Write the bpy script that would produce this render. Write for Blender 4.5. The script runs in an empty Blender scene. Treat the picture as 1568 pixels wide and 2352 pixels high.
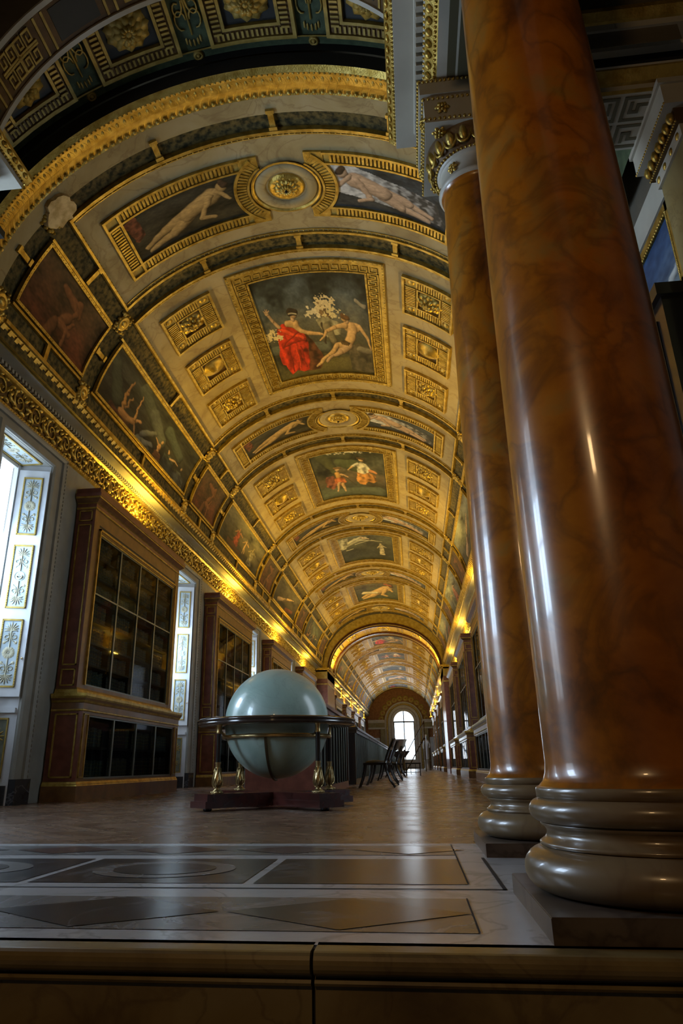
import bpy, math, random
import numpy as np
from mathutils import Matrix, Vector

scene = bpy.context.scene
COL = scene.collection
R = math.radians
random.seed(7)

# ------------------------------------------------------------------ camera
cam_d = bpy.data.cameras.new('camera')
cam = bpy.data.objects.new('camera', cam_d)
COL.objects.link(cam)
scene.camera = cam
FPX, CX, CY = 1660.2, 731.16, 1082.05
PITCH, YAW, ROLL = .3871, .1190, -.0127
CAMZ = .4
_f = Vector((-math.sin(YAW) * math.cos(PITCH), math.cos(YAW) * math.cos(PITCH), math.sin(PITCH)))
_r = Vector((math.cos(YAW), math.sin(YAW), 0))
_u = _r.cross(_f)
_r2 = _r * math.cos(ROLL) + _u * math.sin(ROLL)
_u2 = -_r * math.sin(ROLL) + _u * math.cos(ROLL)
cam.matrix_world = Matrix(((_r2.x, _u2.x, -_f.x, 0), (_r2.y, _u2.y, -_f.y, 0), (_r2.z, _u2.z, -_f.z, CAMZ), (0, 0, 0, 1)))
cam_d.sensor_fit = 'HORIZONTAL'
cam_d.sensor_width = 36
cam_d.lens = FPX * 36 / 1568
cam_d.shift_x = (784 - CX) / 1568
cam_d.shift_y = (CY - 1176) / 1568
cam_d.clip_start = .05
cam_d.clip_end = 300

# ------------------------------------------------------------------ world, exposure, key lights
scene.view_settings.view_transform = 'Standard'
scene.view_settings.look = 'None'
scene.view_settings.gamma = 1
scene.view_settings.exposure = 0.42
world = bpy.data.worlds.new('sky')
scene.world = world
world.use_nodes = True
bg = world.node_tree.nodes['Background']
bg.inputs[0].default_value = (.72, .86, 1, 1)
bg.inputs[1].default_value = 4.0
scene.cycles.max_bounces = 6
scene.cycles.diffuse_bounces = 4
scene.cycles.glossy_bounces = 3
scene.cycles.transparent_max_bounces = 12
scene.cycles.sample_clamp_indirect = 4
scene.cycles.caustics_reflective = False
scene.cycles.caustics_refractive = False

# room constants (metres)
XC = -1.315                 # gallery axis
VA, VB, VZ = 3.2245, 2.8244, 5.0314   # vault ellipse
M0, P = 7.674, 7.2754       # first narrow bay centre, bay pitch
NB = 5                      # bays in first half
XW = -4.92                  # left wall plane
HALF = XC - XW              # half width to the left wall
HF = {-1: HALF, 1: HALF - .18}   # half width to either wall
BC0 = 9.853                 # first bookcase near end
BCL = 4.28                  # bookcase length
WIN0 = 8.355                # first window centre
ARCH0, ARCH1 = 38.7, 42.3
M1 = 43.55                  # first narrow bay of second half
YEND = 80.0
mx = lambda x: 2 * XC - x   # mirror across axis
XLW = -5.9                  # salon left wall


def area_light(name, loc, size, energy, color, direction, spread=180):
    l = bpy.data.lights.new(name, 'AREA')
    l.shape = 'RECTANGLE'
    l.size, l.size_y = size
    l.energy = energy
    l.color = color
    l.spread = R(spread)
    o = bpy.data.objects.new(name, l)
    COL.objects.link(o)
    o.location = loc
    o.rotation_euler = Vector(direction).to_track_quat('-Z', 'Y').to_euler()
    return o


DAY = (.56, .75, 1.0)
WARM = (1.0, .63, .08)
WIN_W, LAMP_W, END_W, SALON_W = 230.0, 118.0, 85.0, 22.0
win_centres = [WIN0 + P * k for k in range(5)] + [M1 + .68 + P * k for k in range(5)]
for i, y in enumerate(win_centres):
    area_light('window_daylight', (-5.42, y, 2.85), (3.0, 1.04), WIN_W if i < 5 else WIN_W * .4, DAY, (1, 0, 0))
area_light('end_window_daylight', (XC + .35, YEND + .55, 3.6), (2.1, 5.4), END_W, (.9, .97, 1), (0, -1, 0))
bc_near = [BC0 + P * k for k in range(4)] + [M1 + 2.18 + P * k for k in range(4)]
for i, y in enumerate(bc_near):
    for s in (-1, 1):
        w = LAMP_W * (.6 if i == 0 else 1)  # first pair is added, weaker, to warm the near vault
        area_light('bookcase_uplight', (XC + s * (HF[s] - .355), y + BCL / 2, 4.42), (.5, .16), w, WARM, (-s * .42, 0, 1))
for s in (-1, 1):           # added warm lights above the pier ledges, to brighten the middle arch
    area_light('added_arch_light', (XC + s * 2.6, 40.5, 5.25), (1.2, .12), LAMP_W * .8, WARM, (-s * .3, 0, 1))
# daylight from the salon's own tall window, left of the columns
area_light('salon_window_daylight', (XLW - .3, 4.45, 2.9), (3.6, 1.5), 340.0, DAY, (1, 0, 0))
# the salon behind the camera: a chandelier
area_light('salon_chandelier', (-.8, -2.2, 3.2), (.35, .35), SALON_W, (1, .62, .28), (.25, .8, -.25))

# ------------------------------------------------------------------ mesh helpers


class MB:
    def __init__(self):
        self.v = []; self.f = []; self.m = []; self.s = []

    def grid(self, fn, nu, nv, mi=0, smooth=False, cu=False):
        b = len(self.v)
        for j in range(nv + 1):
            for i in range(nu + 1):
                self.v.append(tuple(fn(i / nu, j / nv)))
        w = nu + 1
        for j in range(nv):
            for i in range(nu):
                a = b + j * w + i
                self.f.append((a, a + 1, a + w + 1, a + w)); self.m.append(mi); self.s.append(smooth)

    def box(self, x0, x1, y0, y1, z0, z1, T=None, n=1, mi=0, ny=1, bottom=True):
        if T is None:
            b = len(self.v)
            self.v += [(x0, y0, z0), (x1, y0, z0), (x1, y1, z0), (x0, y1, z0), (x0, y0, z1), (x1, y0, z1), (x1, y1, z1), (x0, y1, z1)]
            fs = [(4, 5, 6, 7), (0, 1, 5, 4), (1, 2, 6, 5), (2, 3, 7, 6), (3, 0, 4, 7)]
            if bottom: fs.append((3, 2, 1, 0))
            for q in fs:
                self.f.append(tuple(b + k for k in q)); self.m.append(mi); self.s.append(False)
            return
        L = lambda a, b_, t: a + (b_ - a) * t
        self.grid(lambda u, v: T(L(x0, x1, u), L(y0, y1, v), z1), n, ny, mi)
        self.grid(lambda u, v: T(L(x0, x1, u), y0, L(z0, z1, v)), n, 1, mi)
        self.grid(lambda u, v: T(L(x1, x0, u), y1, L(z0, z1, v)), n, 1, mi)
        self.grid(lambda u, v: T(x1, L(y0, y1, u), L(z0, z1, v)), ny, 1, mi)
        self.grid(lambda u, v: T(x0, L(y1, y0, u), L(z0, z1, v)), ny, 1, mi)

    def obox(self, c, ax, ay, az, mi=0):
        """box from centre and three half-axis vectors"""
        c, ax, ay, az = map(Vector, (c, ax, ay, az))
        b = len(self.v)
        for sz in (-1, 1):
            for sx, sy in ((-1, -1), (1, -1), (1, 1), (-1, 1)):
                self.v.append(tuple(c + ax * sx + ay * sy + az * sz))
        for q in ((0, 3, 2, 1), (4, 5, 6, 7), (0, 1, 5, 4), (1, 2, 6, 5), (2, 3, 7, 6), (3, 0, 4, 7)):
            self.f.append(tuple(b + k for k in q)); self.m.append(mi); self.s.append(False)

    def lathe(self, prof, seg=24, c=(0, 0, 0), mi=0, T=None, smooth=True):
        b = len(self.v); n = len(prof)
        for (r, z) in prof:
            for k in range(seg):
                a = 2 * math.pi * k / seg
                p = (c[0] + r * math.cos(a), c[1] + r * math.sin(a), c[2] + z)
                self.v.append(tuple(T(*p)) if T else p)
        for i in range(n - 1):
            for k in range(seg):
                k2 = (k + 1) % seg
                self.f.append((b + i * seg + k, b + i * seg + k2, b + (i + 1) * seg + k2, b + (i + 1) * seg + k)); self.m.append(mi); self.s.append(smooth)

    def ball(self, c, r, seg=8, rings=5, mi=0, T=None, half=False):
        """ellipsoid; r is number or triple"""
        if not hasattr(r, '__len__'): r = (r, r, r)
        b = len(self.v)
        rows = []
        top = math.pi / 2 if half else math.pi
        for i in range(rings + 1):
            t = top * i / rings
            row = []
            for k in range(seg):
                a = 2 * math.pi * k / seg
                p = (c[0] + r[0] * math.sin(t) * math.cos(a), c[1] + r[1] * math.sin(t) * math.sin(a), c[2] + r[2] * math.cos(t))
                row.append(len(self.v)); self.v.append(tuple(T(*p)) if T else p)
            rows.append(row)
        for i in range(rings):
            for k in range(seg):
                k2 = (k + 1) % seg
                self.f.append((rows[i][k], rows[i + 1][k], rows[i + 1][k2], rows[i][k2])); self.m.append(mi); self.s.append(True)

    def tube(self, pts, r, seg=6, mi=0, closed=False, T=None):
        pts = [Vector(p) for p in pts]
        n = len(pts)
        rr = r if hasattr(r, '__len__') else [r] * n
        b = len(self.v)
        up = Vector((0, 0, 1))
        for i, p in enumerate(pts):
            if closed: d = pts[(i + 1) % n] - pts[i - 1]
            else: d = pts[min(i + 1, n - 1)] - pts[max(i - 1, 0)]
            d = d.normalized() if d.length > 1e-9 else Vector((0, 1, 0))
            ref = up if abs(d.dot(up)) < .9 else Vector((1, 0, 0))
            x = d.cross(ref).normalized(); y = d.cross(x)
            for k in range(seg):
                a = 2 * math.pi * k / seg
                q = p + (x * math.cos(a) + y * math.sin(a)) * rr[i]
                self.v.append(tuple(T(*q)) if T else tuple(q))
        for i in range(n if closed else n - 1):
            i2 = (i + 1) % n
            for k in range(seg):
                k2 = (k + 1) % seg
                self.f.append((b + i * seg + k, b + i * seg + k2, b + i2 * seg + k2, b + i2 * seg + k)); self.m.append(mi); self.s.append(True)
        if not closed:
            self.f.append(tuple(b + k for k in range(seg))); self.m.append(mi); self.s.append(False)
            self.f.append(tuple(b + (n - 1) * seg + k for k in range(seg))); self.m.append(mi); self.s.append(False)

    def sweep(self, prof, path, mi=0, closed_prof=False, smooth=False):
        """prof: list of (p, z); path(p, z) -> list of points"""
        rows = [path(p, z) for (p, z) in prof]
        b = len(self.v); w = len(rows[0])
        for r_ in rows: self.v += [tuple(q) for q in r_]
        mis = mi if hasattr(mi, '__len__') else [mi] * len(rows)
        for j in range(len(rows) - 1):
            for i in range(w - 1):
                a = b + j * w + i
                self.f.append((a, a + 1, a + w + 1, a + w)); self.m.append(mis[j]); self.s.append(smooth)

    def poly(self, pts, mi=0):
        b = len(self.v)
        self.v += [tuple(p) for p in pts]
        self.f.append(tuple(range(b, b + len(pts)))); self.m.append(mi); self.s.append(False)

    def build(self, name, mats, parent=None, origin=(0, 0, 0), colors=None):
        me = bpy.data.meshes.new(name)
        V = np.array(self.v, dtype=np.float32).reshape(-1, 3) - np.array(origin, dtype=np.float32)
        me.from_pydata(V.tolist(), [], self.f)
        if not isinstance(mats, (list, tuple)): mats = [mats]
        for m in mats: me.materials.append(m)
        if len(mats) > 1: me.polygons.foreach_set('material_index', self.m)
        me.polygons.foreach_set('use_smooth', self.s)
        if colors is not None:
            at = me.color_attributes.new('Col', 'FLOAT_COLOR', 'POINT')
            c = np.ones((len(self.v), 4), dtype=np.float32); c[:, :3] = colors
            at.data.foreach_set('color', c.ravel())
        me.update()
        o = bpy.data.objects.new(name, me)
        COL.objects.link(o)
        if parent is not None:
            o.parent = parent; KIDS.setdefault(parent.name, []).append(o)
        else: o.location = origin
        return o


def tag(o, label=None, cat=None, group=None, kind=None):
    if label: o['label'] = label
    if cat: o['category'] = cat
    if group: o['group'] = group
    if kind: o['kind'] = kind
    return o


def struct(name, mb, mats, origin=(0, 0, 0)):
    return tag(mb.build(name, mats, None, origin), kind='structure')


def thing(name, label, cat, loc=(0, 0, 0), group=None, rz=0):
    o = bpy.data.objects.new(name, None)
    COL.objects.link(o)
    o.location = loc
    o.rotation_euler = (0, 0, rz)
    o.empty_display_size = .1
    return tag(o, label, cat, group, 'thing')


def copy_tree(o, parent=None):
    c = o.copy(); COL.objects.link(c); c.parent = parent
    if parent is not None: KIDS.setdefault(parent.name, []).append(c)
    for ch in list(KIDS.get(o.name, [])):
        copy_tree(ch, c)
    return c


KIDS = {}           # parent name -> its parts


def dup(o, loc, label=None, rz=None, group=None):
    c = copy_tree(o)
    c.location = loc
    if rz is not None: c.rotation_euler = (0, 0, rz)
    if label: c['label'] = label
    if group: c['group'] = group
    return c


ORD = ['first', 'second', 'third', 'fourth', 'fifth', 'sixth', 'seventh', 'eighth', 'ninth', 'tenth']

# ------------------------------------------------------------------ materials


def mat(name, color, rough=.5, metal=0.0, bump=0.0, bscale=30, var=0.0, vscale=6, color2=None, spec=.5, coat=0.0):
    m = bpy.data.materials.new(name); m.use_nodes = True
    nt = m.node_tree; b = nt.nodes['Principled BSDF']
    b.inputs['Base Color'].default_value = (*color, 1)
    b.inputs['Roughness'].default_value = rough
    b.inputs['Metallic'].default_value = metal
    b.inputs['Specular IOR Level'].default_value = spec
    b.inputs['Coat Weight'].default_value = coat
    b.inputs['Coat Roughness'].default_value = .08
    if var or color2 or bump:
        tc = nt.nodes.new('ShaderNodeTexCoord')
        if color2 is None: color2 = tuple(max(0, c * (1 - var)) for c in color)
        n = nt.nodes.new('ShaderNodeTexNoise'); n.inputs['Scale'].default_value = vscale; n.inputs['Detail'].default_value = 5
        nt.links.new(tc.outputs['Object'], n.inputs['Vector'])
        r = nt.nodes.new('ShaderNodeValToRGB')
        r.color_ramp.elements[0].position = .36; r.color_ramp.elements[1].position = .64
        r.color_ramp.elements[0].color = (*color2, 1); r.color_ramp.elements[1].color = (*color, 1)
        nt.links.new(n.outputs['Fac'], r.inputs['Fac']); nt.links.new(r.outputs['Color'], b.inputs['Base Color'])
        if bump:
            n2 = nt.nodes.new('ShaderNodeTexNoise'); n2.inputs['Scale'].default_value = bscale; n2.inputs['Detail'].default_value = 4
            nt.links.new(tc.outputs['Object'], n2.inputs['Vector'])
            bp = nt.nodes.new('ShaderNodeBump'); bp.inputs['Strength'].default_value = bump; bp.inputs['Distance'].default_value = .02
            nt.links.new(n2.outputs['Fac'], bp.inputs['Height']); nt.links.new(bp.outputs['Normal'], b.inputs['Normal'])
    return m


def marble(name, ramp, vein, scale=1.5, rough=.25, vscale=2.2, veinw=.06, distort=1.2, coat=0.0, coord='Object', vs=.75):
    """ramp: list of (pos, color); vein colour drawn along warped noise contours"""
    m = bpy.data.materials.new(name); m.use_nodes = True
    nt = m.node_tree; b = nt.nodes['Principled BSDF']
    tc = nt.nodes.new('ShaderNodeTexCoord')
    n = nt.nodes.new('ShaderNodeTexNoise'); n.inputs['Scale'].default_value = scale; n.inputs['Detail'].default_value = 8; n.inputs['Roughness'].default_value = .62; n.inputs['Distortion'].default_value = distort * .5
    nt.links.new(tc.outputs[coord], n.inputs['Vector'])
    r = nt.nodes.new('ShaderNodeValToRGB'); cr = r.color_ramp
    while len(cr.elements) < len(ramp): cr.elements.new(.5)
    for e, (p_, c) in zip(cr.elements, ramp): e.position = p_; e.color = (*c, 1)
    nt.links.new(n.outputs['Fac'], r.inputs['Fac'])
    n2 = nt.nodes.new('ShaderNodeTexNoise'); n2.inputs['Scale'].default_value = vscale; n2.inputs['Detail'].default_value = 6; n2.inputs['Distortion'].default_value = distort
    nt.links.new(tc.outputs[coord], n2.inputs['Vector'])
    s = nt.nodes.new('ShaderNodeMath'); s.operation = 'SUBTRACT'; s.inputs[1].default_value = .5
    nt.links.new(n2.outputs['Fac'], s.inputs[0])
    a = nt.nodes.new('ShaderNodeMath'); a.operation = 'ABSOLUTE'; nt.links.new(s.outputs[0], a.inputs[0])
    mr = nt.nodes.new('ShaderNodeMapRange'); mr.inputs['From Min'].default_value = 0; mr.inputs['From Max'].default_value = veinw
    mr.inputs['To Min'].default_value = vs; mr.inputs['To Max'].default_value = 0
    nt.links.new(a.outputs[0], mr.inputs['Value'])
    mixn = nt.nodes.new('ShaderNodeMix'); mixn.data_type = 'RGBA'
    nt.links.new(mr.outputs['Result'], mixn.inputs['Factor'])
    nt.links.new(r.outputs['Color'], mixn.inputs[6]); mixn.inputs[7].default_value = (*vein, 1)
    nt.links.new(mixn.outputs[2], b.inputs['Base Color'])
    b.inputs['Roughness'].default_value = rough
    b.inputs['Coat Weight'].default_value = coat; b.inputs['Coat Roughness'].default_value = .06
    return m


M = {}
M['vault_marble'] = marble('vault_marble', [(.3, (.25, .18, .08)), (.5, (.37, .285, .135)), (.7, (.42, .34, .19))], (.20, .13, .06), 1.3, .5, 1.6, .03, vs=.5)
M['garland'] = mat('painted_garland', (.15, .11, .035), .6, 0, .25, 40, color2=(.016, .017, .008), vscale=14, spec=.2)
M['gold'] = mat('gilding', (.60, .43, .11), .38, .75, .25, 60, color2=(.36, .23, .035), vscale=9)
M['gold_flat'] = mat('dull_gilding', (.48, .345, .085), .5, .3, .2, 50, color2=(.33, .22, .04), vscale=8)
M['gold_dark'] = mat('dark_gilt_ground', (.14, .075, .02), .55, .3, .2, 40, var=.4)  # darker brown gilding, the ground behind gilt ornament
M['canvas'] = bpy.data.materials.new('oil_paint'); M['canvas'].use_nodes = True
_nt = M['canvas'].node_tree; _at = _nt.nodes.new('ShaderNodeAttribute'); _at.attribute_name = 'Col'
_nt.links.new(_at.outputs['Color'], _nt.nodes['Principled BSDF'].inputs['Base Color'])
_nt.nodes['Principled BSDF'].inputs['Roughness'].default_value = .55
_nt.nodes['Principled BSDF'].inputs['Specular IOR Level'].default_value = .2
M['grey_paint'] = mat('grey_green_panelling', (.27, .265, .23), .45, 0, 0, color2=(.22, .215, .19), vscale=4)
M['white_paint'] = mat('white_panelling', (.62, .64, .66), .38, 0, 0, color2=(.54, .56, .58), vscale=3)
M['blue_panel'] = mat('pale_blue_panel', (.42, .50, .55), .4, 0, 0, color2=(.36, .44, .48), vscale=5)
M['green_panel'] = mat('green_dado_panel', (.20, .22, .17), .5, 0, .1, 30, color2=(.12, .14, .10), vscale=12)
M['soffit'] = mat('grey_cornice_soffit', (.36, .34, .28), .22, 0, 0, color2=(.30, .28, .23), vscale=2)
M['ornament'] = mat('arabesque_paint', (.40, .38, .27), .45, .1)
M['mahogany'] = mat('mahogany', (.21, .070, .042), .32, 0, .05, 60, color2=(.14, .042, .026), vscale=7, coat=.2)
M['oak'] = mat('golden_oak', (.22, .105, .032), .34, 0, .05, 60, color2=(.14, .062, .02), vscale=6, coat=.2)
M['ebony'] = mat('ebonised_wood', (.012, .010, .009), .28, 0, 0, coat=.4)
M['dark_red_wood'] = mat('dark_red_mahogany', (.060, .014, .010), .25, 0, .03, 50, color2=(.03, .008, .006), vscale=8, coat=.3)
M['mullion'] = mat('greenish_steel_mullion', (.20, .22, .19), .35, .5)
M['shelf'] = mat('dark_shelf', (.05, .032, .022), .5)
M['interior'] = mat('dark_bookcase_interior', (.012, .010, .009), .7)
M['iron'] = mat('black_iron', (.02, .02, .02), .4, .6)
M['bronze'] = mat('gilt_bronze', (.55, .42, .20), .28, .9, .1, 40, color2=(.36, .26, .11), vscale=14)
M['globe'] = marble('globe_paper', [(.32, (.26, .37, .32)), (.5, (.32, .44, .385)), (.66, (.38, .50, .45))], (.25, .32, .29), 2.2, .3, 1.8, .015, 1.4, coat=.4, vs=.4)
M['amber'] = marble('amber_marble', [(.30, (.085, .026, .003)), (.43, (.29, .092, .006)), (.55, (.40, .138, .009)), (.68, (.31, .17, .036))], (.05, .022, .008), 2.2, .28, 4.0, .06, .7, coat=.35, vs=.4)
M['amber_grey'] = marble('amber_base_marble', [(.3, (.11, .065, .03)), (.5, (.19, .13, .065)), (.7, (.23, .19, .12))], (.13, .08, .04), 1.6, .3, 2.2, .03, 1.3, coat=.3, vs=.4)
M['plinth'] = marble('grey_plinth_marble', [(.3, (.07, .05, .035)), (.6, (.13, .10, .075))], (.05, .035, .025), 2.5, .3, 3, .04)
M['step'] = marble('ochre_step_marble', [(.3, (.10, .065, .022)), (.5, (.19, .135, .05)), (.7, (.24, .19, .09))], (.07, .035, .012), 2.6, .35, 3.2, .03, vs=.4)
M['floor_white'] = marble('floor_pale_marble', [(.3, (.36, .355, .36)), (.65, (.47, .465, .47))], (.28, .27, .27), 2, .24, 2.4, .03)
M['floor_grey'] = marble('floor_grey_marble', [(.3, (.10, .10, .10)), (.65, (.16, .155, .15))], (.24, .23, .23), 2.4, .26, 2.2, .02)
M['floor_black'] = marble('floor_black_marble', [(.3, (.018, .019, .022)), (.7, (.045, .046, .05))], (.16, .16, .17), 2.2, .24, 1.7, .012)
M['floor_red'] = marble('floor_red_marble', [(.3, (.07, .045, .04)), (.7, (.13, .09, .08))], (.2, .17, .16), 3, .2, 2.5, .02)
for k_ in ('floor_white', 'floor_grey', 'floor_black', 'floor_red'): M[k_].node_tree.nodes['Principled BSDF'].inputs['Specular IOR Level'].default_value = .3
M['vault_marble'].node_tree.nodes['Principled BSDF'].inputs['Specular IOR Level'].default_value = .25
M['joint'] = mat('dark_joint_and_shade', (.008, .007, .006), .8)  # black of open joints, also the painted shade above the rim
M['entab'] = mat('entablature_white', (.50, .48, .40), .4, 0, 0, color2=(.43, .41, .34), vscale=3)
M['entab_key'] = mat('greek_key_olive', (.10, .09, .05), .5)
M['salon_wall'] = mat('salon_plaster', (.14, .12, .085), .6, 0, 0, color2=(.10, .085, .06), vscale=2)
M['coffer_green'] = mat('coffer_green_paint', (.075, .105, .055), .6, 0, .2, 30, color2=(.045, .065, .035), vscale=10, spec=.25)
M['coffer_dark'] = mat('coffer_dark_ground', (.02, .022, .02), .6)
M['olive_marble'] = marble('olive_marble', [(.3, (.20, .155, .06)), (.7, (.30, .25, .12))], (.16, .12, .05), 1.8, .35, 2.4, .025)
M['lunette'] = mat('red_brown_lunette', (.36, .15, .045), .55, 0, .1, 20, color2=(.24, .09, .028), vscale=5)
M['stone'] = mat('pale_stone', (.55, .50, .42), .5, 0, .05, 30, color2=(.47, .42, .35), vscale=5)
M['statue'] = mat('white_plaster', (.75, .77, .80), .5)
BOOKS = [mat('leather_brown', (.060, .034, .020), .5, 0, 0, var=.3), mat('leather_red', (.085, .022, .016), .5, 0, 0, var=.3),
         mat('leather_green', (.040, .050, .032), .5, 0, 0, var=.3), mat('leather_tan', (.12, .085, .05), .5, 0, 0, var=.3), mat('leather_grey', (.085, .088, .075), .5, 0, 0, var=.3)]


def glass_mat(name, tint, refl=.06, rough=.03):
    m = bpy.data.materials.new(name); m.use_nodes = True
    nt = m.node_tree; nt.nodes.clear()
    o = nt.nodes.new('ShaderNodeOutputMaterial'); t = nt.nodes.new('ShaderNodeBsdfTransparent'); g = nt.nodes.new('ShaderNodeBsdfGlossy')
    t.inputs[0].default_value = (*tint, 1); g.inputs['Roughness'].default_value = rough; g.inputs[0].default_value = (refl, refl, refl * 1.05, 1)
    f = nt.nodes.new('ShaderNodeFresnel'); f.inputs[0].default_value = 1.5
    mx_ = nt.nodes.new('ShaderNodeMixShader')
    nt.links.new(f.outputs[0], mx_.inputs[0]); nt.links.new(t.outputs[0], mx_.inputs[1]); nt.links.new(g.outputs[0], mx_.inputs[2]); nt.links.new(mx_.outputs[0], o.inputs[0])
    return m


M['glass'] = glass_mat('bookcase_glass', (.48, .54, .50), .3)
M['window_glass'] = glass_mat('window_glass', (.97, .98, 1), .9)
M['case_glass'] = glass_mat('showcase_glass', (.35, .42, .38), .5)


def parquet():
    m = bpy.data.materials.new('oak_parquet'); m.use_nodes = True
    nt = m.node_tree; b = nt.nodes['Principled BSDF']; L = nt.links.new
    tc = nt.nodes.new('ShaderNodeTexCoord')
    mp = nt.nodes.new('ShaderNodeMapping'); mp.inputs['Rotation'].default_value = (0, 0, R(45))
    L(tc.outputs['Object'], mp.inputs['Vector'])
    mp2 = nt.nodes.new('ShaderNodeMapping'); mp2.inputs['Rotation'].default_value = (0, 0, R(-45))
    L(tc.outputs['Object'], mp2.inputs['Vector'])

    def brick(mp_, w, h, mort):
        k = nt.nodes.new('ShaderNodeTexBrick'); k.inputs['Scale'].default_value = 1; k.inputs['Mortar Size'].default_value = mort
        k.inputs['Brick Width'].default_value = w; k.inputs['Row Height'].default_value = h
        k.inputs['Color1'].default_value = (.125, .072, .043, 1); k.inputs['Color2'].default_value = (.20, .125, .078, 1); k.inputs['Mortar'].default_value = (.012, .007, .005, 1)
        L(mp_.outputs[0], k.inputs['Vector']); return k
    k1 = brick(mp, .9, .12, .007); k2 = brick(mp2, .9, .12, .007)
    ch = nt.nodes.new('ShaderNodeTexChecker'); ch.inputs['Scale'].default_value = .8
    L(mp.outputs[0], ch.inputs['Vector'])
    mx_ = nt.nodes.new('ShaderNodeMix'); mx_.data_type = 'RGBA'
    L(ch.outputs['Fac'], mx_.inputs['Factor']); L(k1.outputs['Color'], mx_.inputs[6]); L(k2.outputs['Color'], mx_.inputs[7])
    n = nt.nodes.new('ShaderNodeTexNoise'); n.inputs['Scale'].default_value = 3.0; n.inputs['Detail'].default_value = 6
    L(tc.outputs['Object'], n.inputs['Vector'])
    hs = nt.nodes.new('ShaderNodeMix'); hs.data_type = 'RGBA'; hs.blend_type = 'MULTIPLY'; hs.inputs['Factor'].default_value = .6
    L(mx_.outputs[2], hs.inputs[6]); L(n.outputs['Color'], hs.inputs[7])
    rr = nt.nodes.new('ShaderNodeMapRange'); rr.inputs['To Min'].default_value = .18; rr.inputs['To Max'].default_value = .36
    L(n.outputs['Fac'], rr.inputs['Value']); L(rr.outputs['Result'], b.inputs['Roughness'])
    L(mx_.outputs[2], b.inputs['Base Color'])
    bp = nt.nodes.new('ShaderNodeBump'); bp.inputs['Strength'].default_value = .5; bp.inputs['Distance'].default_value = .006
    L(mx_.outputs[2], bp.inputs['Height']); L(bp.outputs['Normal'], b.inputs['Normal'])
    b.inputs['Specular IOR Level'].default_value = .32
    return m


M['parquet'] = parquet()

# ------------------------------------------------------------------ vault mapping


def V(phi, y, w=0.0, a=VA, b=VB):
    """point on the vault: phi degrees from the crown, y along the gallery, w metres inwards"""
    t = R(phi); s, c = math.sin(t), math.cos(t)
    nx, nz = s / a, c / b
    k = math.hypot(nx, nz)
    return (XC + a * s - w * nx / k, y, VZ + b * c - w * nz / k)


DEG = 1 / .0532             # degrees per metre of arc


# ------------------------------------------------------------------ painted canvases
_rng = np.random.RandomState(3)


def vnoise(nx, ny, cells, seed):
    rs = np.random.RandomState(seed)
    g = rs.rand(cells + 2, cells + 2)
    x = np.linspace(0, cells, nx); y = np.linspace(0, cells, ny)
    xi = x.astype(int); yi = y.astype(int)
    fx = x - xi; fy = y - yi
    fx = fx * fx * (3 - 2 * fx); fy = fy * fy * (3 - 2 * fy)
    a = g[np.ix_(yi, xi)]; b = g[np.ix_(yi, xi + 1)]; c = g[np.ix_(yi + 1, xi)]; d = g[np.ix_(yi + 1, xi + 1)]
    return (a * (1 - fx) + b * fx) * (1 - fy)[:, None] + (c * (1 - fx) + d * fx) * fy[:, None]


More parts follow.
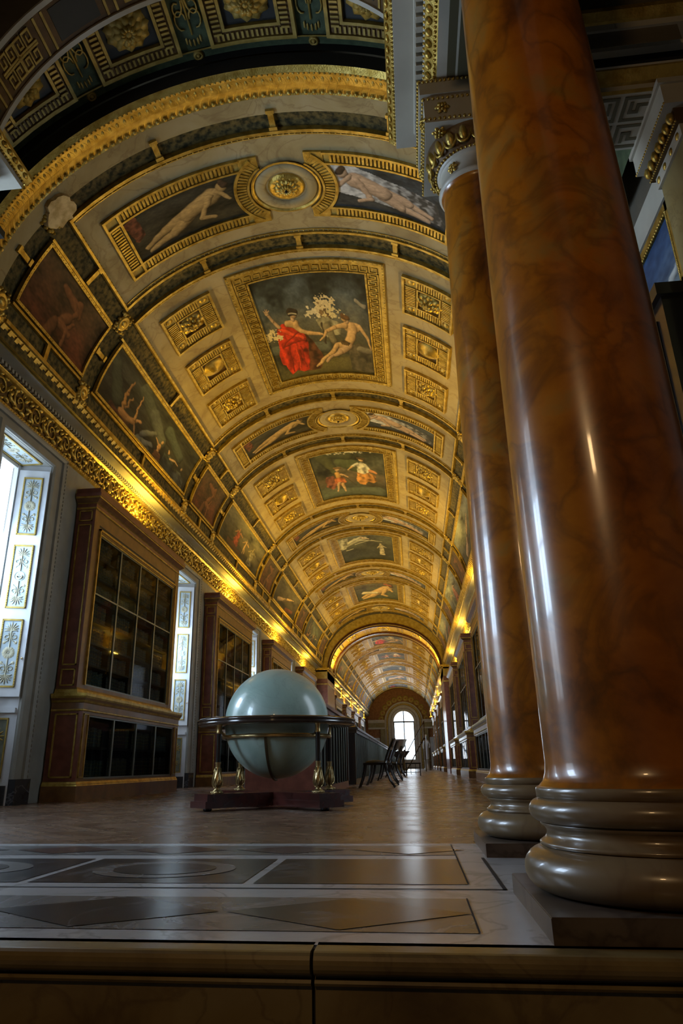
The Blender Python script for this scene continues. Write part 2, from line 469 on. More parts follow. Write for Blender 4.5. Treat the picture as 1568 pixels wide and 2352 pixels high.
def paint(nx, ny, asp, bg, figs, seed=1, tex=.35):
    """bg: list of (v, colour) rows from top; figs: strokes in unit coordinates (x right, y down)"""
    u = np.linspace(0, 1, nx)[None, :] * np.ones((ny, 1)); v = np.linspace(0, 1, ny)[:, None] * np.ones((1, nx))
    vs = [b[0] for b in bg]
    n1 = vnoise(nx, ny, 5, seed) * .6 + vnoise(nx, ny, 13, seed + 1) * .3 + vnoise(nx, ny, 31, seed + 2) * .25
    vv = np.clip(v + (n1 - .55) * .35, 0, 1)
    img = np.stack([np.interp(vv, vs, [b[1][k] for b in bg]) for k in range(3)], -1)
    img *= np.clip(.62 + (n1 - .55)[..., None] * 4.2 * tex, .05, 2)
    jx = (vnoise(nx, ny, 17, seed + 5) - .5) * .02; jy = (vnoise(nx, ny, 17, seed + 6) - .5) * .02
    X = (u + jx) * asp; Y = v + jy
    fold = vnoise(nx, ny, 24, seed + 9)
    for f in figs:
        k = f[0]
        if k == 'cap':
            _, x0, y0, x1, y1, r0, r1, col = f
            ax, ay, bx, by = x0 * asp, y0, x1 * asp, y1
            dx, dy = bx - ax, by - ay; L = dx * dx + dy * dy + 1e-9
            t = np.clip(((X - ax) * dx + (Y - ay) * dy) / L, 0, 1)
            d = np.hypot(X - ax - t * dx, Y - ay - t * dy); r = r0 + (r1 - r0) * t
            al = np.clip((r - d) / (.14 * r + .003) + .4, 0, 1)
            px, py = (X - ax - t * dx) / (r + 1e-6), (Y - ay - t * dy) / (r + 1e-6)
            nz = np.sqrt(np.clip(1 - px * px - py * py, 0, 1))
            tone = np.clip(.30 - .42 * px - .40 * py + .72 * nz, .10, 1.25) * (.85 + .3 * fold)
        elif k == 'poly':
            _, pts, col = f
            inside = np.zeros_like(X, bool); n = len(pts)
            for i in range(n):
                x0, y0 = pts[i][0] * asp, pts[i][1]; x1, y1 = pts[(i + 1) % n][0] * asp, pts[(i + 1) % n][1]
                cr = ((y0 > Y) != (y1 > Y)) & (X < (x1 - x0) * (Y - y0) / (y1 - y0 + 1e-9) + x0)
                inside ^= cr
            al = inside * 1.0
            cxm = sum(p[0] for p in pts) / n
            stripe = np.sin((u - cxm) * 60 + n1 * 11 + v * 4) * .30
            tone = np.clip(.80 + stripe + (fold - .5) * .7 - (u - cxm) * 1.6, .12, 1.3)
        elif k == 'fleck':
            _, x0, y0, rx, ry, col = f
            d = ((u - x0) / rx) ** 2 + ((v - y0) / ry) ** 2
            nn = vnoise(nx, ny, 80, seed + 3) + vnoise(nx, ny, 34, seed + 4)
            al = ((1 - d) * .8 + (nn - 1.05) * 1.7 > .22) * 1.0
            tone = np.ones_like(u)
        img = img * (1 - al[..., None]) + (np.array(col)[None, None] * tone[..., None]) * al[..., None]
    grain = vnoise(nx, ny, max(8, nx // 3), seed + 20)
    return np.clip(img * (.82 + .36 * grain[..., None]), .002, 1)


SKIN = (.52, .33, .15); SKIN2 = (.44, .29, .17); PALE = (.62, .60, .54)
RED = (.55, .035, .012); DK = (.022, .024, .018); GRN = (.05, .055, .025); BLU = (.06, .09, .12)


def reclining(col=SKIN, dx=0, flip=False, cloth=None):
    g = []
    fx = (lambda x: 1 - x) if flip else (lambda x: x)
    if cloth is not None:
        g.append(('poly', [(fx(.2 + dx), .75), (fx(.5 + dx), .3), (fx(.8 + dx), .1), (fx(.95 + dx), .35), (fx(.7 + dx), .95), (fx(.3 + dx), .98)], cloth))
    L = [(.12, .80, .30, .66, .05, .08), (.14, .9, .36, .8, .05, .09), (.30, .66, .50, .55, .09, .14), (.36, .8, .52, .6, .09, .13), (.50, .56, .72, .36, .15, .17), (.70, .36, .60, .75, .07, .05), (.60, .75, .70, .82, .045, .04), (.76, .28, .84, .5, .06, .04)]
    for (a, b, c, d, r0, r1) in L: g.append(('cap', fx(a + dx), b, fx(c + dx), d, r0, r1, col))
    g.append(('cap', fx(.80 + dx), .2, fx(.81 + dx), .25, .09, .085, col)); g.append(('cap', fx(.81 + dx), .13, fx(.83 + dx), .2, .07, .07, (.06, .035, .02)))
    return g


def standing(x, top, h, col=SKIN, robe=None, asp=1.0):
    """a small upright figure whose head is at (x, top) and whose feet are h lower"""
    w = h / asp
    g = [('cap', x, top + .05 * h, x, top + .09 * h, .055 * h, .05 * h, col)]
    g += [('cap', x, top + .2 * h, x + .03 * w, top + .45 * h, .11 * h, .10 * h, col), ('cap', x + .02 * w, top + .5 * h, x - .06 * w, top + .95 * h, .085 * h, .045 * h, col), ('cap', x + .05 * w, top + .5 * h, x + .1 * w, top + .95 * h, .085 * h, .045 * h, col)]
    g += [('cap', x - .08 * w, top + .2 * h, x - .26 * w, top + .4 * h, .045 * h, .03 * h, col), ('cap', x + .1 * w, top + .2 * h, x + .3 * w, top + .28 * h, .045 * h, .03 * h, col)]
    if robe is not None: g.append(('poly', [(x - .1 * w, top + .2 * h), (x + .12 * w, top + .25 * h), (x + .2 * w, top + h), (x - .2 * w, top + h)], robe))
    return g


def canvas_mesh(fn, nx, ny, img):
    mb = MB()
    mb.grid(lambda a, b: fn(a, b), nx - 1, ny - 1, 0, True)
    return mb, img.reshape(-1, 3)


# ------------------------------------------------------------------ vault ornament builders (u = degrees, v = metres, w = metres)
def frame_band(mb, u0, u1, v0, v1, bu, bv, w0, w1, mi=0):
    """rectangular frame of band width bu (deg) and bv (m)"""
    n = max(2, int((u1 - u0) / 3))
    mb.box(u0, u1, v0, v0 + bv, w0, w1, V, n, mi)
    mb.box(u0, u1, v1 - bv, v1, w0, w1, V, n, mi)
    mb.box(u0, u0 + bu, v0 + bv, v1 - bv, w0, w1, V, 1, mi, 2)
    mb.box(u1 - bu, u1, v0 + bv, v1 - bv, w0, w1, V, 1, mi, 2)


def flutes(mb, u0, u1, v0, v1, bu, bv, w0, w1, step=.055, mi=0):
    n = max(3, int((u1 - u0) / DEG / step))
    for i in range(n):
        c = u0 + (i + .5) * (u1 - u0) / n; h = (u1 - u0) / n * .3
        if c < u0 + bu or c > u1 - bu: continue
        mb.box(c - h, c + h, v0, v0 + bv, w0, w1, V, 1, mi); mb.box(c - h, c + h, v1 - bv, v1, w0, w1, V, 1, mi)
    n = max(3, int((v1 - v0) / step))
    for i in range(n):
        c = v0 + (i + .5) * (v1 - v0) / n; h = (v1 - v0) / n * .3
        if c < v0 + bv or c > v1 - bv: continue
        mb.box(u0, u0 + bu, c - h, c + h, w0, w1, V, 1, mi); mb.box(u1 - bu, u1, c - h, c + h, w0, w1, V, 1, mi)


def VM(p0, y0):
    """metric local map around (p0 deg, y0): x metres along arc, y metres along gallery, z inwards"""
    return lambda x, y, z: V(p0 + x * DEG, y0 + y, z)


def beads(mb, u0, u1, v0, v1, w, r=.014, step=.05, mi=0):
    def run(a, b, fix, horiz):
        L = (b - a) / DEG if horiz else (b - a)
        n = max(2, int(L / step))
        for i in range(n + 1):
            c = a + (b - a) * i / n
            T = VM(c, fix) if horiz else VM(fix, c)
            mb.ball((0, 0, w), r, 5, 2, mi, T, True)
    run(u0, u1, v0, True); run(u0, u1, v1, True); run(v0, v1, u0, False); run(v0, v1, u1, False)


KEY = [((0, 0), (0, 1)), ((0, 1), (.75, 1)), ((.75, 1), (.75, .28)), ((.75, .28), (.33, .28)), ((.33, .28), (.33, .66)), ((0, 0), (1, 0))]


def key_strip(mb, T, L, W, n, w0, w1, t=.1, mi=0):
    """greek key along x in [0, L], height W; T maps x, y, z"""
    s = L / n
    for i in range(n):
        for (a, b) in KEY:
            x0, x1 = sorted((a[0], b[0])); y0, y1 = sorted((a[1], b[1]))
            tx = t * .5
            mb.box((i + x0 - tx + .07) * s, (i + x1 + tx + .07) * s, (y0 * .84 + .08 - t * .5) * W, (y1 * .84 + .08 + t * .5) * W, w0, w1, T, 1, mi)


def rosette(mb, T, r, h, rings=3, mi=0, n=8):
    for k in range(rings):
        rr = r * (1 - k * .3); m_ = n
        for i in range(m_):
            a = 2 * math.pi * (i + .5 * (k % 2)) / m_
            ca, sa = math.cos(a), math.sin(a)
            pr = rr * .42

            def TT(x, y, z, ca=ca, sa=sa, rr=rr):
                X, Y = x + rr * .62, y
                return T(X * ca - Y * sa, X * sa + Y * ca, z)
            mb.ball((0, 0, h * (.15 + .3 * k)), (pr, pr * .72, h * .5), 6, 3, mi, TT, True)
    mb.ball((0, 0, h * .8), (r * .2, r * .2, h * .35), 6, 3, mi, T, True)


def cartouche(mb, T, sx, sy, h, mi=0):
    """gilt boss: oval medallion with scrolls at the four corners"""
    mb.lathe([(.001, h), (.55, h * .9), (.6, h), (.72, h * .9), (.8, 0)], 14, (0, 0, 0), mi, lambda x, y, z: T(x * sx, y * sy, z))
    mb.ball((0, 0, h * .9), (.35 * sx, .45 * sy, h * .5), 8, 3, mi, T, True)
    for a in range(4):
        ang = R(45 + 90 * a)
        for d, r in ((.95, .26), (1.2, .17), (1.0, .18)):
            off = R(0 if d < 1 else (16 if d == 1.0 else -12))
            mb.ball((d * sx * math.cos(ang + off), d * sy * math.sin(ang + off), 0), (r * sx, r * sy, h), 6, 3, mi, T, True)
    for a in range(4):
        ang = R(90 * a)
        mb.ball((.9 * sx * math.cos(ang), .9 * sy * math.sin(ang), 0), (.2 * sx, .2 * sy, h * .9), 6, 3, mi, T, True)


# ================================================================== STRUCTURE
# ---- floor: salon level, step, marble threshold, gallery parquet
XL, XR = -5.9, 3.2
mb = MB()
FL = [M['parquet'], M['floor_white'], M['floor_grey'], M['floor_black'], M['floor_red'], M['joint']]


def fq(x0, x1, y0, y1, z, mi): mb.poly([(x0, y0, z), (x1, y0, z), (x1, y1, z), (x0, y1, z)], mi)


fq(XL, XR, 4.46, YEND + 1, 0, 0)
fq(XL, XR, 2.03, 4.46, 0, 1)
Z1 = .0015
# front inlaid band between the two pale borders
fq(-5.2, .135, 2.175, 2.69, Z1, 2)
for i in range(7):
    c = .135 - .36 - i * .74
    mb.poly([(c - .36, 2.43, 2 * Z1), (c, 2.19, 2 * Z1), (c + .36, 2.43, 2 * Z1), (c, 2.675, 2 * Z1)], 3 if i % 2 else 2 if i == 2 else 3)
# joint that runs along the front and back beside the columns
fq(-5.2, .286, 2.872, 2.888, Z1, 5); fq(.272, .286, 2.872, 3.80, Z1, 5)
# central dark slabs and red lozenge border
for (a, b) in ((-.62, .16), (-1.5, -.66), (-2.6, -1.54), (-3.7, -2.64), (-5.2, -3.74)):
    fq(a, b, 2.99, 3.74, Z1, 3)
    if a < -1.4:
        pts = [((a + b) / 2 + .36 * (b - a) * math.cos(t), 3.37 + .26 * math.sin(t), 2 * Z1) for t in [2 * math.pi * k / 28 for k in range(28)]]
        mb.poly(pts, 2)
        pts = [((a + b) / 2 + .26 * (b - a) * math.cos(t), 3.37 + .18 * math.sin(t), 3 * Z1) for t in [2 * math.pi * k / 28 for k in range(28)]]
        mb.poly(pts, 3)
fq(-5.2, .16, 3.9, 4.33, Z1, 2)
for i in range(9):
    c = -.06 - i * .6
    mb.poly([(c - .28, 4.115, 2 * Z1), (c, 3.93, 2 * Z1), (c + .28, 4.115, 2 * Z1), (c, 4.3, 2 * Z1)], 4 if i < 4 else 3)
fq(.16, .166, 2.99, 4.4, 2 * Z1, 5); fq(.135, .14, 2.175, 2.69, 2 * Z1, 5)
fq(XL, XR, -4.5, 2.05, -.17, 2)
struct('floor', mb, FL)
# moulded step: slabs meeting at an open joint
mb = MB()
prof = [(2.06, 0), (1.985, 0)] + [(1.968 - .022 * math.sin(t), -.024 + .024 * math.cos(t)) for t in [math.pi * k / 8 for k in range(9)]] + [(1.985, -.05), (1.985, -.056), (1.972, -.058), (1.968, -.064), (1.972, -.07), (1.985, -.072), (1.985, -.17)]
for (a, b) in ((XL, -1.62), (-1.612, -.268), (-.26, 1.06), (1.068, XR)):
    mb.sweep(prof, lambda p, z, a=a, b=b: [(a, p, z), (b, p, z)], 0, smooth=False)
    for x in (a, b): mb.poly([(x, p, z) for p, z in prof] + [(x, 2.06, -.17)], 0)
mb.box(XL, XR, 2.0, 2.05, -.169, -.002, None, mi=1)
struct('trim_1', mb, [M['step'], M['joint']])


# ---- gallery side walls with window openings
def side_wall(name, sgn, openings, y0, y1):
    """wall built from pieces round deep window openings; sgn -1 left, +1 right"""
    X = lambda d: XC + sgn * (HF[sgn] + d)        # d outwards from the wall face
    w = MB()

    def bx(d0, d1, ya, yb, z0, z1, mi=0):
        a, b = sorted((X(d0), X(d1))); w.box(a, b, ya, yb, z0, z1, None, mi=mi)
    cur = y0
    hw, hg = .66, .52
    for c in openings:
        bx(0, .5, cur, c - hw, 0, 5.3); cur = c + hw
        bx(0, .5, c - hw, c + hw, 4.40, 5.3)
        bx(.38, .5, c - hw, c + hw, 0, 1.22, 1)              # wall under the sash
        for s in (-1, 1):                                    # splayed reveal
            w.poly([(X(0), c + s * hw, 0), (X(.42), c + s * hg, 0), (X(.42), c + s * hg, 4.4), (X(0), c + s * hw, 4.4)], 1)
            bx(.42, .5, *sorted((c + s * hw, c + s * hg)), 0, 4.4)
    bx(0, .5, cur, y1, 0, 5.3)
    struct(name, w, [M['grey_paint'], M['white_paint']])


side_wall('wall_left', -1, win_centres, 6.0, YEND)
side_wall('wall_right', 1, win_centres, 6.97, YEND)

# ---- vault shells (painted garland ground; panels are fixed on it)
mb = MB()
mb.grid(lambda a, b: V(-88 + 176 * a, 5.7 + (ARCH0 - 5.7) * b, -.02), 60, 40, 0, True)
mb.grid(lambda a, b: V(-88 + 176 * a, ARCH1 + (YEND - ARCH1) * b, -.02), 60, 40, 0, True)
for (ya, yb) in ((6.22, 6.47), ):
    mb.grid(lambda a, b: V(-86 + 172 * a, ya + (yb - ya) * b, .01), 60, 1, 1, True)
struct('ceiling', mb, [M['garland'], M['vault_marble']])
mb = MB(); mb.box(XL - .3, 3.4, 5.7, YEND + .6, 8.5, 8.6, None); mb.box(XL - .3, XL - .2, 5.7, YEND + .6, 5.3, 8.5, None); mb.box(3.3, 3.4, 5.7, YEND + .6, 5.3, 8.5, None)
mb.box(XL - .3, XW - .5, 5.7, YEND, 5.25, 5.3, None); mb.box(mx(XW - .5), 3.4, 5.7, YEND, 5.25, 5.3, None); mb.box(XL, 3.3, YEND + .58, YEND + .62, 5.65, 8.5, None)
struct('ceiling_roof', mb, [M['salon_wall']])

# ---- main cornice, both sides: frieze, dentils, soffit, lip, fluted cove
CPROF = [(0, 4.64), (.03, 4.66), (.03, 4.70), (.015, 4.71), (.015, 5.03), (.05, 5.05), (.07, 5.07), (.075, 5.08), (.075, 5.15), (.12, 5.15), (.12, 5.13), (.285, 5.13), (.285, 5.17), (.31, 5.19), (.33, 5.20), (.39, 5.29), (.40, 5.31), (.41, 5.36)]
CMAT = [1, 1, 1, 2, 1, 1, 1, 3, 0, 0, 0, 4, 4, 1, 1, 1, 1, 1]
SEGS = ((5.75, ARCH0), (ARCH1, YEND))
for sgn, nm in ((-1, 'trim_2'), (1, 'trim_3')):
    mb = MB()
    for (ya, yb) in SEGS:
        mb.sweep(CPROF, lambda p, z: [(XC + sgn * (HF[sgn] - p), ya, z), (XC + sgn * (HF[sgn] - p), yb, z)], CMAT)
    struct(nm, mb, [M['soffit'], M['gold'], M['gold_dark'], M['joint'], M['gold_flat']])
# dentils, beads and leaf tips of the cornice: one run per wall
for sgn, nm in ((-1, 'trim_4'), (1, 'trim_5')):
    mb = MB(); X = lambda p: XC + sgn * (HF[sgn] - p)
    for (ya, yb, st) in ((5.8, ARCH0, .085), ):
        n = int((yb - ya) / st)
        for i in range(n):
            y = ya + i * st
            a, b = sorted((X(.075), X(.118))); mb.box(a, b, y, y + st * .58, 5.085, 5.148, None, mi=0)
        n = int((yb - ya) / .16)
        for i in range(n):
            y = ya + i * .16
            mb.obox((X(.36), y, 5.245), (0, .035, 0), (sgn * -.035, 0, .048), (sgn * .012, 0, .012), 1)
            mb.ball((X(.345), y + .08, 5.225), (.02, .03, .02), 5, 3, 1)
        n = int((min(yb, 26) - ya) / .06)
        for i in range(n): mb.ball((X(.03), ya + i * .06, 4.68), (.014, .02, .016), 5, 2, 1)
    struct(nm, mb, [M['soffit'], M['gold']])


def scroll_unit(mb, T, s=1.0, mi=0):
    """one unit of acanthus rinceau, about 0.9 m long and 0.3 m high; T maps (x along, y up, z out)"""
    pts = []
    for k in range(15):
        t = k / 14
        a = 2.6 * math.pi * t; r = .15 * (1 - .8 * t) * s
        pts.append((.22 + r * math.cos(a + 2.4), r * math.sin(a + 2.4), .012))
    mb.tube(pts, [.022 * (1 - .5 * k / 14) for k in range(15)], 5, mi, False, T)
    pts = []
    for k in range(15):
        t = k / 14
        a = -2.6 * math.pi * t; r = .15 * (1 - .8 * t) * s
        pts.append((.67 + r * math.cos(a - 2.4), r * math.sin(a - 2.4), .012))
    mb.tube(pts, [.022 * (1 - .5 * k / 14) for k in range(15)], 5, mi, False, T)
    for (x, y, ang, l) in ((.0, .02, .9, .12), (.05, -.08, -.5, .1), (.12, .12, .4, .1), (.3, -.13, -.3, .11), (.38, .1, .8, .12), (.45, 0, 0, .12), (.52, .11, .7, .1), (.55, -.1, -.8, .12), (.75, .14, .2, .1), (.8, -.12, -.4, .11), (.02, .12, .2, .09), (.12, -.13, .3, .08), (.2, .15, -.3, .08), (.3, .13, 1.2, .08), (.42, -.06, 1.1, .09), (.47, .14, .2, .08), (.5, -.14, .1, .08), (.62, .15, .3, .08), (.68, -.15, .2, .08), (.86, .06, 1.0, .1), (.88, -.05, -.9, .1), (.8, .02, 1.4, .08), (.22, 0, .5, .05), (.67, 0, -.5, .05)):
        ca, sa = math.cos(ang), math.sin(ang)
        mb.ball((0, 0, .012), (l * .62, l * .3, .035), 6, 3, mi, lambda u, v, w: T(x + u * ca - v * sa, y + u * sa + v * ca, w), True)


for sgn, nm in ((-1, 'trim_6'), (1, 'trim_7')):
    mb = MB()
    for i in range(36):
        y = 5.9 + i * .9
        if y > ARCH0 - .9: break
        scroll_unit(mb, lambda x, yy, z: (XC + sgn * (HF[sgn] - .015 - z), y + x, 4.87 + yy), 1.0)
    struct(nm, mb, [M['gold']])

# ---- the arch half way along the gallery
mb = MB()
AA, AB, AZ = 2.98, 2.36, 5.0


def arch_pt(phi, y, w=0): return V(phi, y, w, AA, AB)


mb.grid(lambda a, b: arch_pt(-90 + 180 * a, ARCH0 + (ARCH1 - ARCH0) * b), 48, 1, 0, True)
for y in (ARCH0, ARCH1):
    mb.grid(lambda a, b: tuple(np.array(arch_pt(-90 + 180 * a, y)) * (1 - b) + np.array(V(-90 + 180 * a, y, -.1)) * b), 48, 1, 0, True)
for (ya, yb, mi) in ((ARCH0 - .05, ARCH0 + .45, 1), (ARCH0 + .5, ARCH0 + .62, 2), (ARCH1 - .9, ARCH1 - .75, 2), (ARCH1 - .7, ARCH1 + .05, 1)):
    mb.grid(lambda a, b: arch_pt(-90 + 180 * a, ya + (yb - ya) * b, .06 if mi == 1 else .1), 48, 1, mi, True)
    for y in (ya, yb): mb.grid(lambda a, b: arch_pt(-90 + 180 * a, y, .1 * b), 48, 1, 2, True)
for s in (-1, 1):
    xa, xb = sorted((XC + s * 2.98, XC + s * 3.7))
    mb.box(xa, xb, ARCH0, ARCH1, 0, 5.03, None, mi=3)
    mb.box(min(xa, xa - s * 0), xb, ARCH0 - .05, ARCH1 + .05, 4.6, 5.03, None, mi=0)
    for (e, z0, z1) in ((.05, 4.95, 5.06), (.1, 5.06, 5.14), (.04, 4.3, 4.36)):
        a, b = sorted((XC + s * (2.98 - e), XC + s * 3.6)); mb.box(a, b, ARCH0 - e, ARCH1 + e, z0, z1, None, mi=1)
for k in range(9):
    p = -72 + 18 * k
    T = lambda x, y, z: arch_pt(p + x * 19, (ARCH0 + ARCH1) / 2 + y, z)
    if k % 2 == 0: cartouche(mb, T, .3, .55, .06, 1)
    else:
        for d in (-.12, .12): mb.box(d - .02, d + .02, -.8, .8, 0, .04, T, 1, 1)
struct('trim_8', mb, [M['gold_flat'], M['gold'], M['dark_red_wood'], M['mahogany']])

# ---- end wall with the great arched window
mb = MB()
EX = XC + .35
WR, WB, WS = 1.05, .9, 4.55             # window half width, sill, springing


def wall_ring(r0, r1, y0, y1, mi, z0=0, seg=24):
    """arched surround of a round-headed opening between radii r0 and r1, its front at y0"""
    def pt(r, a): return (EX + r * math.cos(a), WS + r * math.sin(a))
    ang = [math.pi * k / seg for k in range(seg + 1)]
    pr = [(r0, z0)] + [None]
    inner = [(EX + r0, z0)] + [pt(r0, a) for a in ang] + [(EX - r0, z0)]
    outer = [(EX + r1, z0)] + [pt(r1, a) for a in ang] + [(EX - r1, z0)]
    n = len(inner)
    mb.grid(lambda u, v: (lambda k: (inner[k][0] * (1 - v) + outer[k][0] * v, y0, inner[k][1] * (1 - v) + outer[k][1] * v))(min(n - 1, int(round(u * (n - 1))))), n - 1, 1, mi)
    for ring in (inner, outer):
        mb.grid(lambda u, v: (lambda k: (ring[k][0], y0 + (y1 - y0) * v, ring[k][1]))(min(n - 1, int(round(u * (n - 1))))), n - 1, 1, mi)


wall_ring(WR, 4.2, YEND, YEND + .6, 0)
wall_ring(WR, 1.32, YEND - .05, YEND + .5, 2)
wall_ring(1.36, 1.62, YEND - .22, YEND, 2); wall_ring(1.66, 1.78, YEND - .3, YEND, 3); wall_ring(1.8, 1.98, YEND - .2, YEND, 2)
for s in (-1, 1):
    for (x0, x1, y, z0, z1, m_) in ((1.98, 3.7, .35, 4.45, 4.75, 2), (1.98, 3.7, .25, 4.0, 4.45, 1), (1.98, 3.7, .3, 3.85, 4.0, 2), (1.95, 2.45, .3, 0, 3.85, 1)):
        a, b = sorted((EX + s * x0, EX + s * x1)); mb.box(a, b, YEND - y, YEND, z0, z1, None, mi=m_)
    a, b = sorted((EX + s * 2.55, EX + s * 3.5)); mb.box(a, b, YEND - .12, YEND, .0, 3.0, None, mi=4)
mb.box(EX - WR, EX + WR, YEND, YEND + .6, 0, WB, None, mi=2)
for k in range(12):
    a = math.pi * (k + .5) / 12
    T = lambda x, y, z: (EX + (2.35 + y) * math.cos(a) - x * math.sin(a), YEND - z, WS + (2.35 + y) * math.sin(a) + x * math.cos(a))
    mb.lathe([(.1, .03), (.2, .05), (.26, .02), (.3, .0)], 12, (0, 0, 0), 3, T)
struct('wall_end', mb, [M['lunette'], M['olive_marble'], M['stone'], M['gold_flat'], M['white_paint']])
mb = MB()
for (x0, x1, z0, z1) in ((-.05, .05, WB, WS + WR), (-WR, WR, WS - .08, WS + .06)):
    mb.box(EX + x0, EX + x1, YEND + .3, YEND + .38, z0, z1, None)
for s in (-1, 1): mb.box(*sorted((EX + s * WR, EX + s * (WR - .07))), YEND + .3, YEND + .38, WB, WS, None)
fr = mb.build('window_1', M['iron']); tag(fr, kind='structure')
g = MB(); g.poly([(EX - WR, YEND + .36, WB), (EX + WR, YEND + .36, WB)] + [(EX + WR * math.cos(math.pi * k / 16), YEND + .36, WS + WR * math.sin(math.pi * k / 16)) for k in range(17)])
g.build('pane', M['window_glass'], fr)

# ---- gilded leaf rim at the gallery mouth
mb = MB()
RP = [(5.70, -.02), (5.70, .17), (5.77, .20), (5.80, .17), (5.84, .15), (5.98, .13), (6.1, .08), (6.17, .04), (6.2, .05), (6.23, .01)]
for i in range(len(RP) - 1):
    (ya, wa), (yb, wb) = RP[i], RP[i + 1]
    mb.grid(lambda a, b: V(-86 + 172 * a, ya + (yb - ya) * b, wa + (wb - wa) * b), 72, 1, 1 if i in (0,) else 0, True)  # front edge in black, part of the painted shadow band
n = 92
for k in range(n):
    p = -85 + 170 * (k + .5) / n
    T = VM(p, 6.0)
    sg = 1
    pts = [(.035 * math.sin(t * 5.2) * (1 - t * .3), -.13 + .3 * t, .135 - .085 * t) for t in [j / 8 for j in range(9)]]
    mb.tube(pts, [.014, .02, .026, .028, .026, .022, .02, .018, .012], 5, 0, False, T)
    mb.ball((.03, .14, .075), (.032, .035, .03), 6, 3, 0, T, True)
    mb.ball((-.03, -.1, .13), (.022, .05, .025), 6, 3, 0, T, True)
for k in range(150):
    T = VM(-85 + 170 * (k + .5) / 150, 5.785)
    mb.ball((0, 0, .195), .018, 5, 2, 0, T, True)
struct('trim_9', mb, [M['gold'], M['joint']])

# ---- coffered vault over the gallery mouth (painted green, gilt rosettes)
CA, CB = 3.40, 2.98
CV = lambda p, y, w=0: V(p, y, w, CA, CB)
mb = MB()
mb.grid(lambda a, b: CV(-88 + 176 * a, 4.2 + 1.5 * b), 60, 2, 0, True)
mb.grid(lambda a, b: tuple(np.array(CV(-88 + 176 * a, 5.7)) * (1 - b) + np.array(V(-88 + 176 * a, 5.7, -.05)) * b), 60, 1, 1, True)  # end strip above the rim, its shadow painted as black
mb.grid(lambda a, b: CV(-88 + 176 * a, 5.58 + .02 * b, .02), 60, 1, 2, True)
CVM = lambda p0, y0: (lambda x, y, z: CV(p0 + x * 17.2, y0 + y, z))
for k in range(-3, 4):
    c = k * 22.6 - .3
    for (h, y0, y1, w, m_) in ((8.2, 4.66, 5.58, .06, 2), (7.2, 4.7, 5.53, .02, 3)):
        pass
    # three stepped frames
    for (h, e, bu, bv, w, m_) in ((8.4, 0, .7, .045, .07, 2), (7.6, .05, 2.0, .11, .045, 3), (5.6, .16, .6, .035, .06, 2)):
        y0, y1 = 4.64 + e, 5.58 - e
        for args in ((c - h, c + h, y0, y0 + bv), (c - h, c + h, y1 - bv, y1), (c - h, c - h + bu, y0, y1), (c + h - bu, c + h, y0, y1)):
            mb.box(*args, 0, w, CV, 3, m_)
    for i in range(15):
        u = c - 6.6 + 13.2 * i / 14
        mb.box(u - .22, u + .22, 5.44, 5.52, .045, .065, CV, 1, 2); mb.box(u - .22, u + .22, 4.70, 4.78, .045, .065, CV, 1, 2)
    for i in range(13):
        y = 4.78 + .66 * i / 12
        for s in (-1, 1):
            ua, ub = sorted((c + s * 5.75, c + s * 7.3)); mb.box(ua, ub, y - .013, y + .013, .045, .065, CV, 1, 2)
    mb.box(c - 5.0, c + 5.0, 4.84, 5.38, .0, .012, CV, 2, 4)
    # palmette stems between the coffers
    T = CVM(c + 11.3, 5.1)
    mb.tube([(0, -.3, .012), (0, .3, .012)], .012, 5, 2, False, T)
    for j in range(5):
        a = R(-60 + 30 * j); mb.ball((.09 * math.sin(a), .33 + .07 * math.cos(a), .01), (.014, .05, .012), 5, 2, 2, T, True)
    for s in (-1, 1):
        mb.tube([(s * (.02 + .055 * (1 - math.cos(t))), -.1 + .12 * math.sin(t) + .03 * t, .012) for t in [j * .55 for j in range(10)]], .011, 5, 2, False, T)
        mb.tube([(s * (.02 + .06 * (1 - math.cos(t))), .12 - .11 * math.sin(t), .012) for t in [j * .55 for j in range(10)]], .011, 5, 2, False, T)
    T = CVM(c + 11.3, 5.66); mb.lathe([(.03, .02), (.045, .03), (.055, .02), (.06, 0)], 10, (0, 0, 0), 2, T); mb.ball((0, 0, .01), .03, 6, 2, 2, T, True)
struct('ceiling_salon', mb, [M['coffer_green'], M['joint'], M['gold_flat'], M['gold_dark'], M['coffer_dark']])
for k in range(-2, 3):
    c = k * 22.6 - .3
    mb = MB(); T = CVM(c, 5.11)
    mb.lathe([(.001, .10), (.05, .13), (.09, .11), (.13, .10), (.2, .06), (.25, .0)], 18, (0, 0, 0), 0, T)
    rosette(mb, T, .25, .13, 3, 0, 11)
    o = mb.build('ceiling_rosette', [M['gold_flat']], None, CV(c, 5.11))
    tag(o, ['gilt flower boss in the %s green coffer above the entrance arch' % w for w in ('far left', 'left', 'middle', 'right', 'far right')][k + 2], 'rosette', 'flower bosses of the coffered entrance vault', 'thing')

# ---- round arch with greek key soffit between the two entablatures
mb = MB()
AXC, AZC, AR = -1.37, 5.1, 1.92


def K(a, y, w=0):
    t = R(a); return (AXC + (AR - w) * math.sin(t), y, AZC + (AR - w) * math.cos(t))


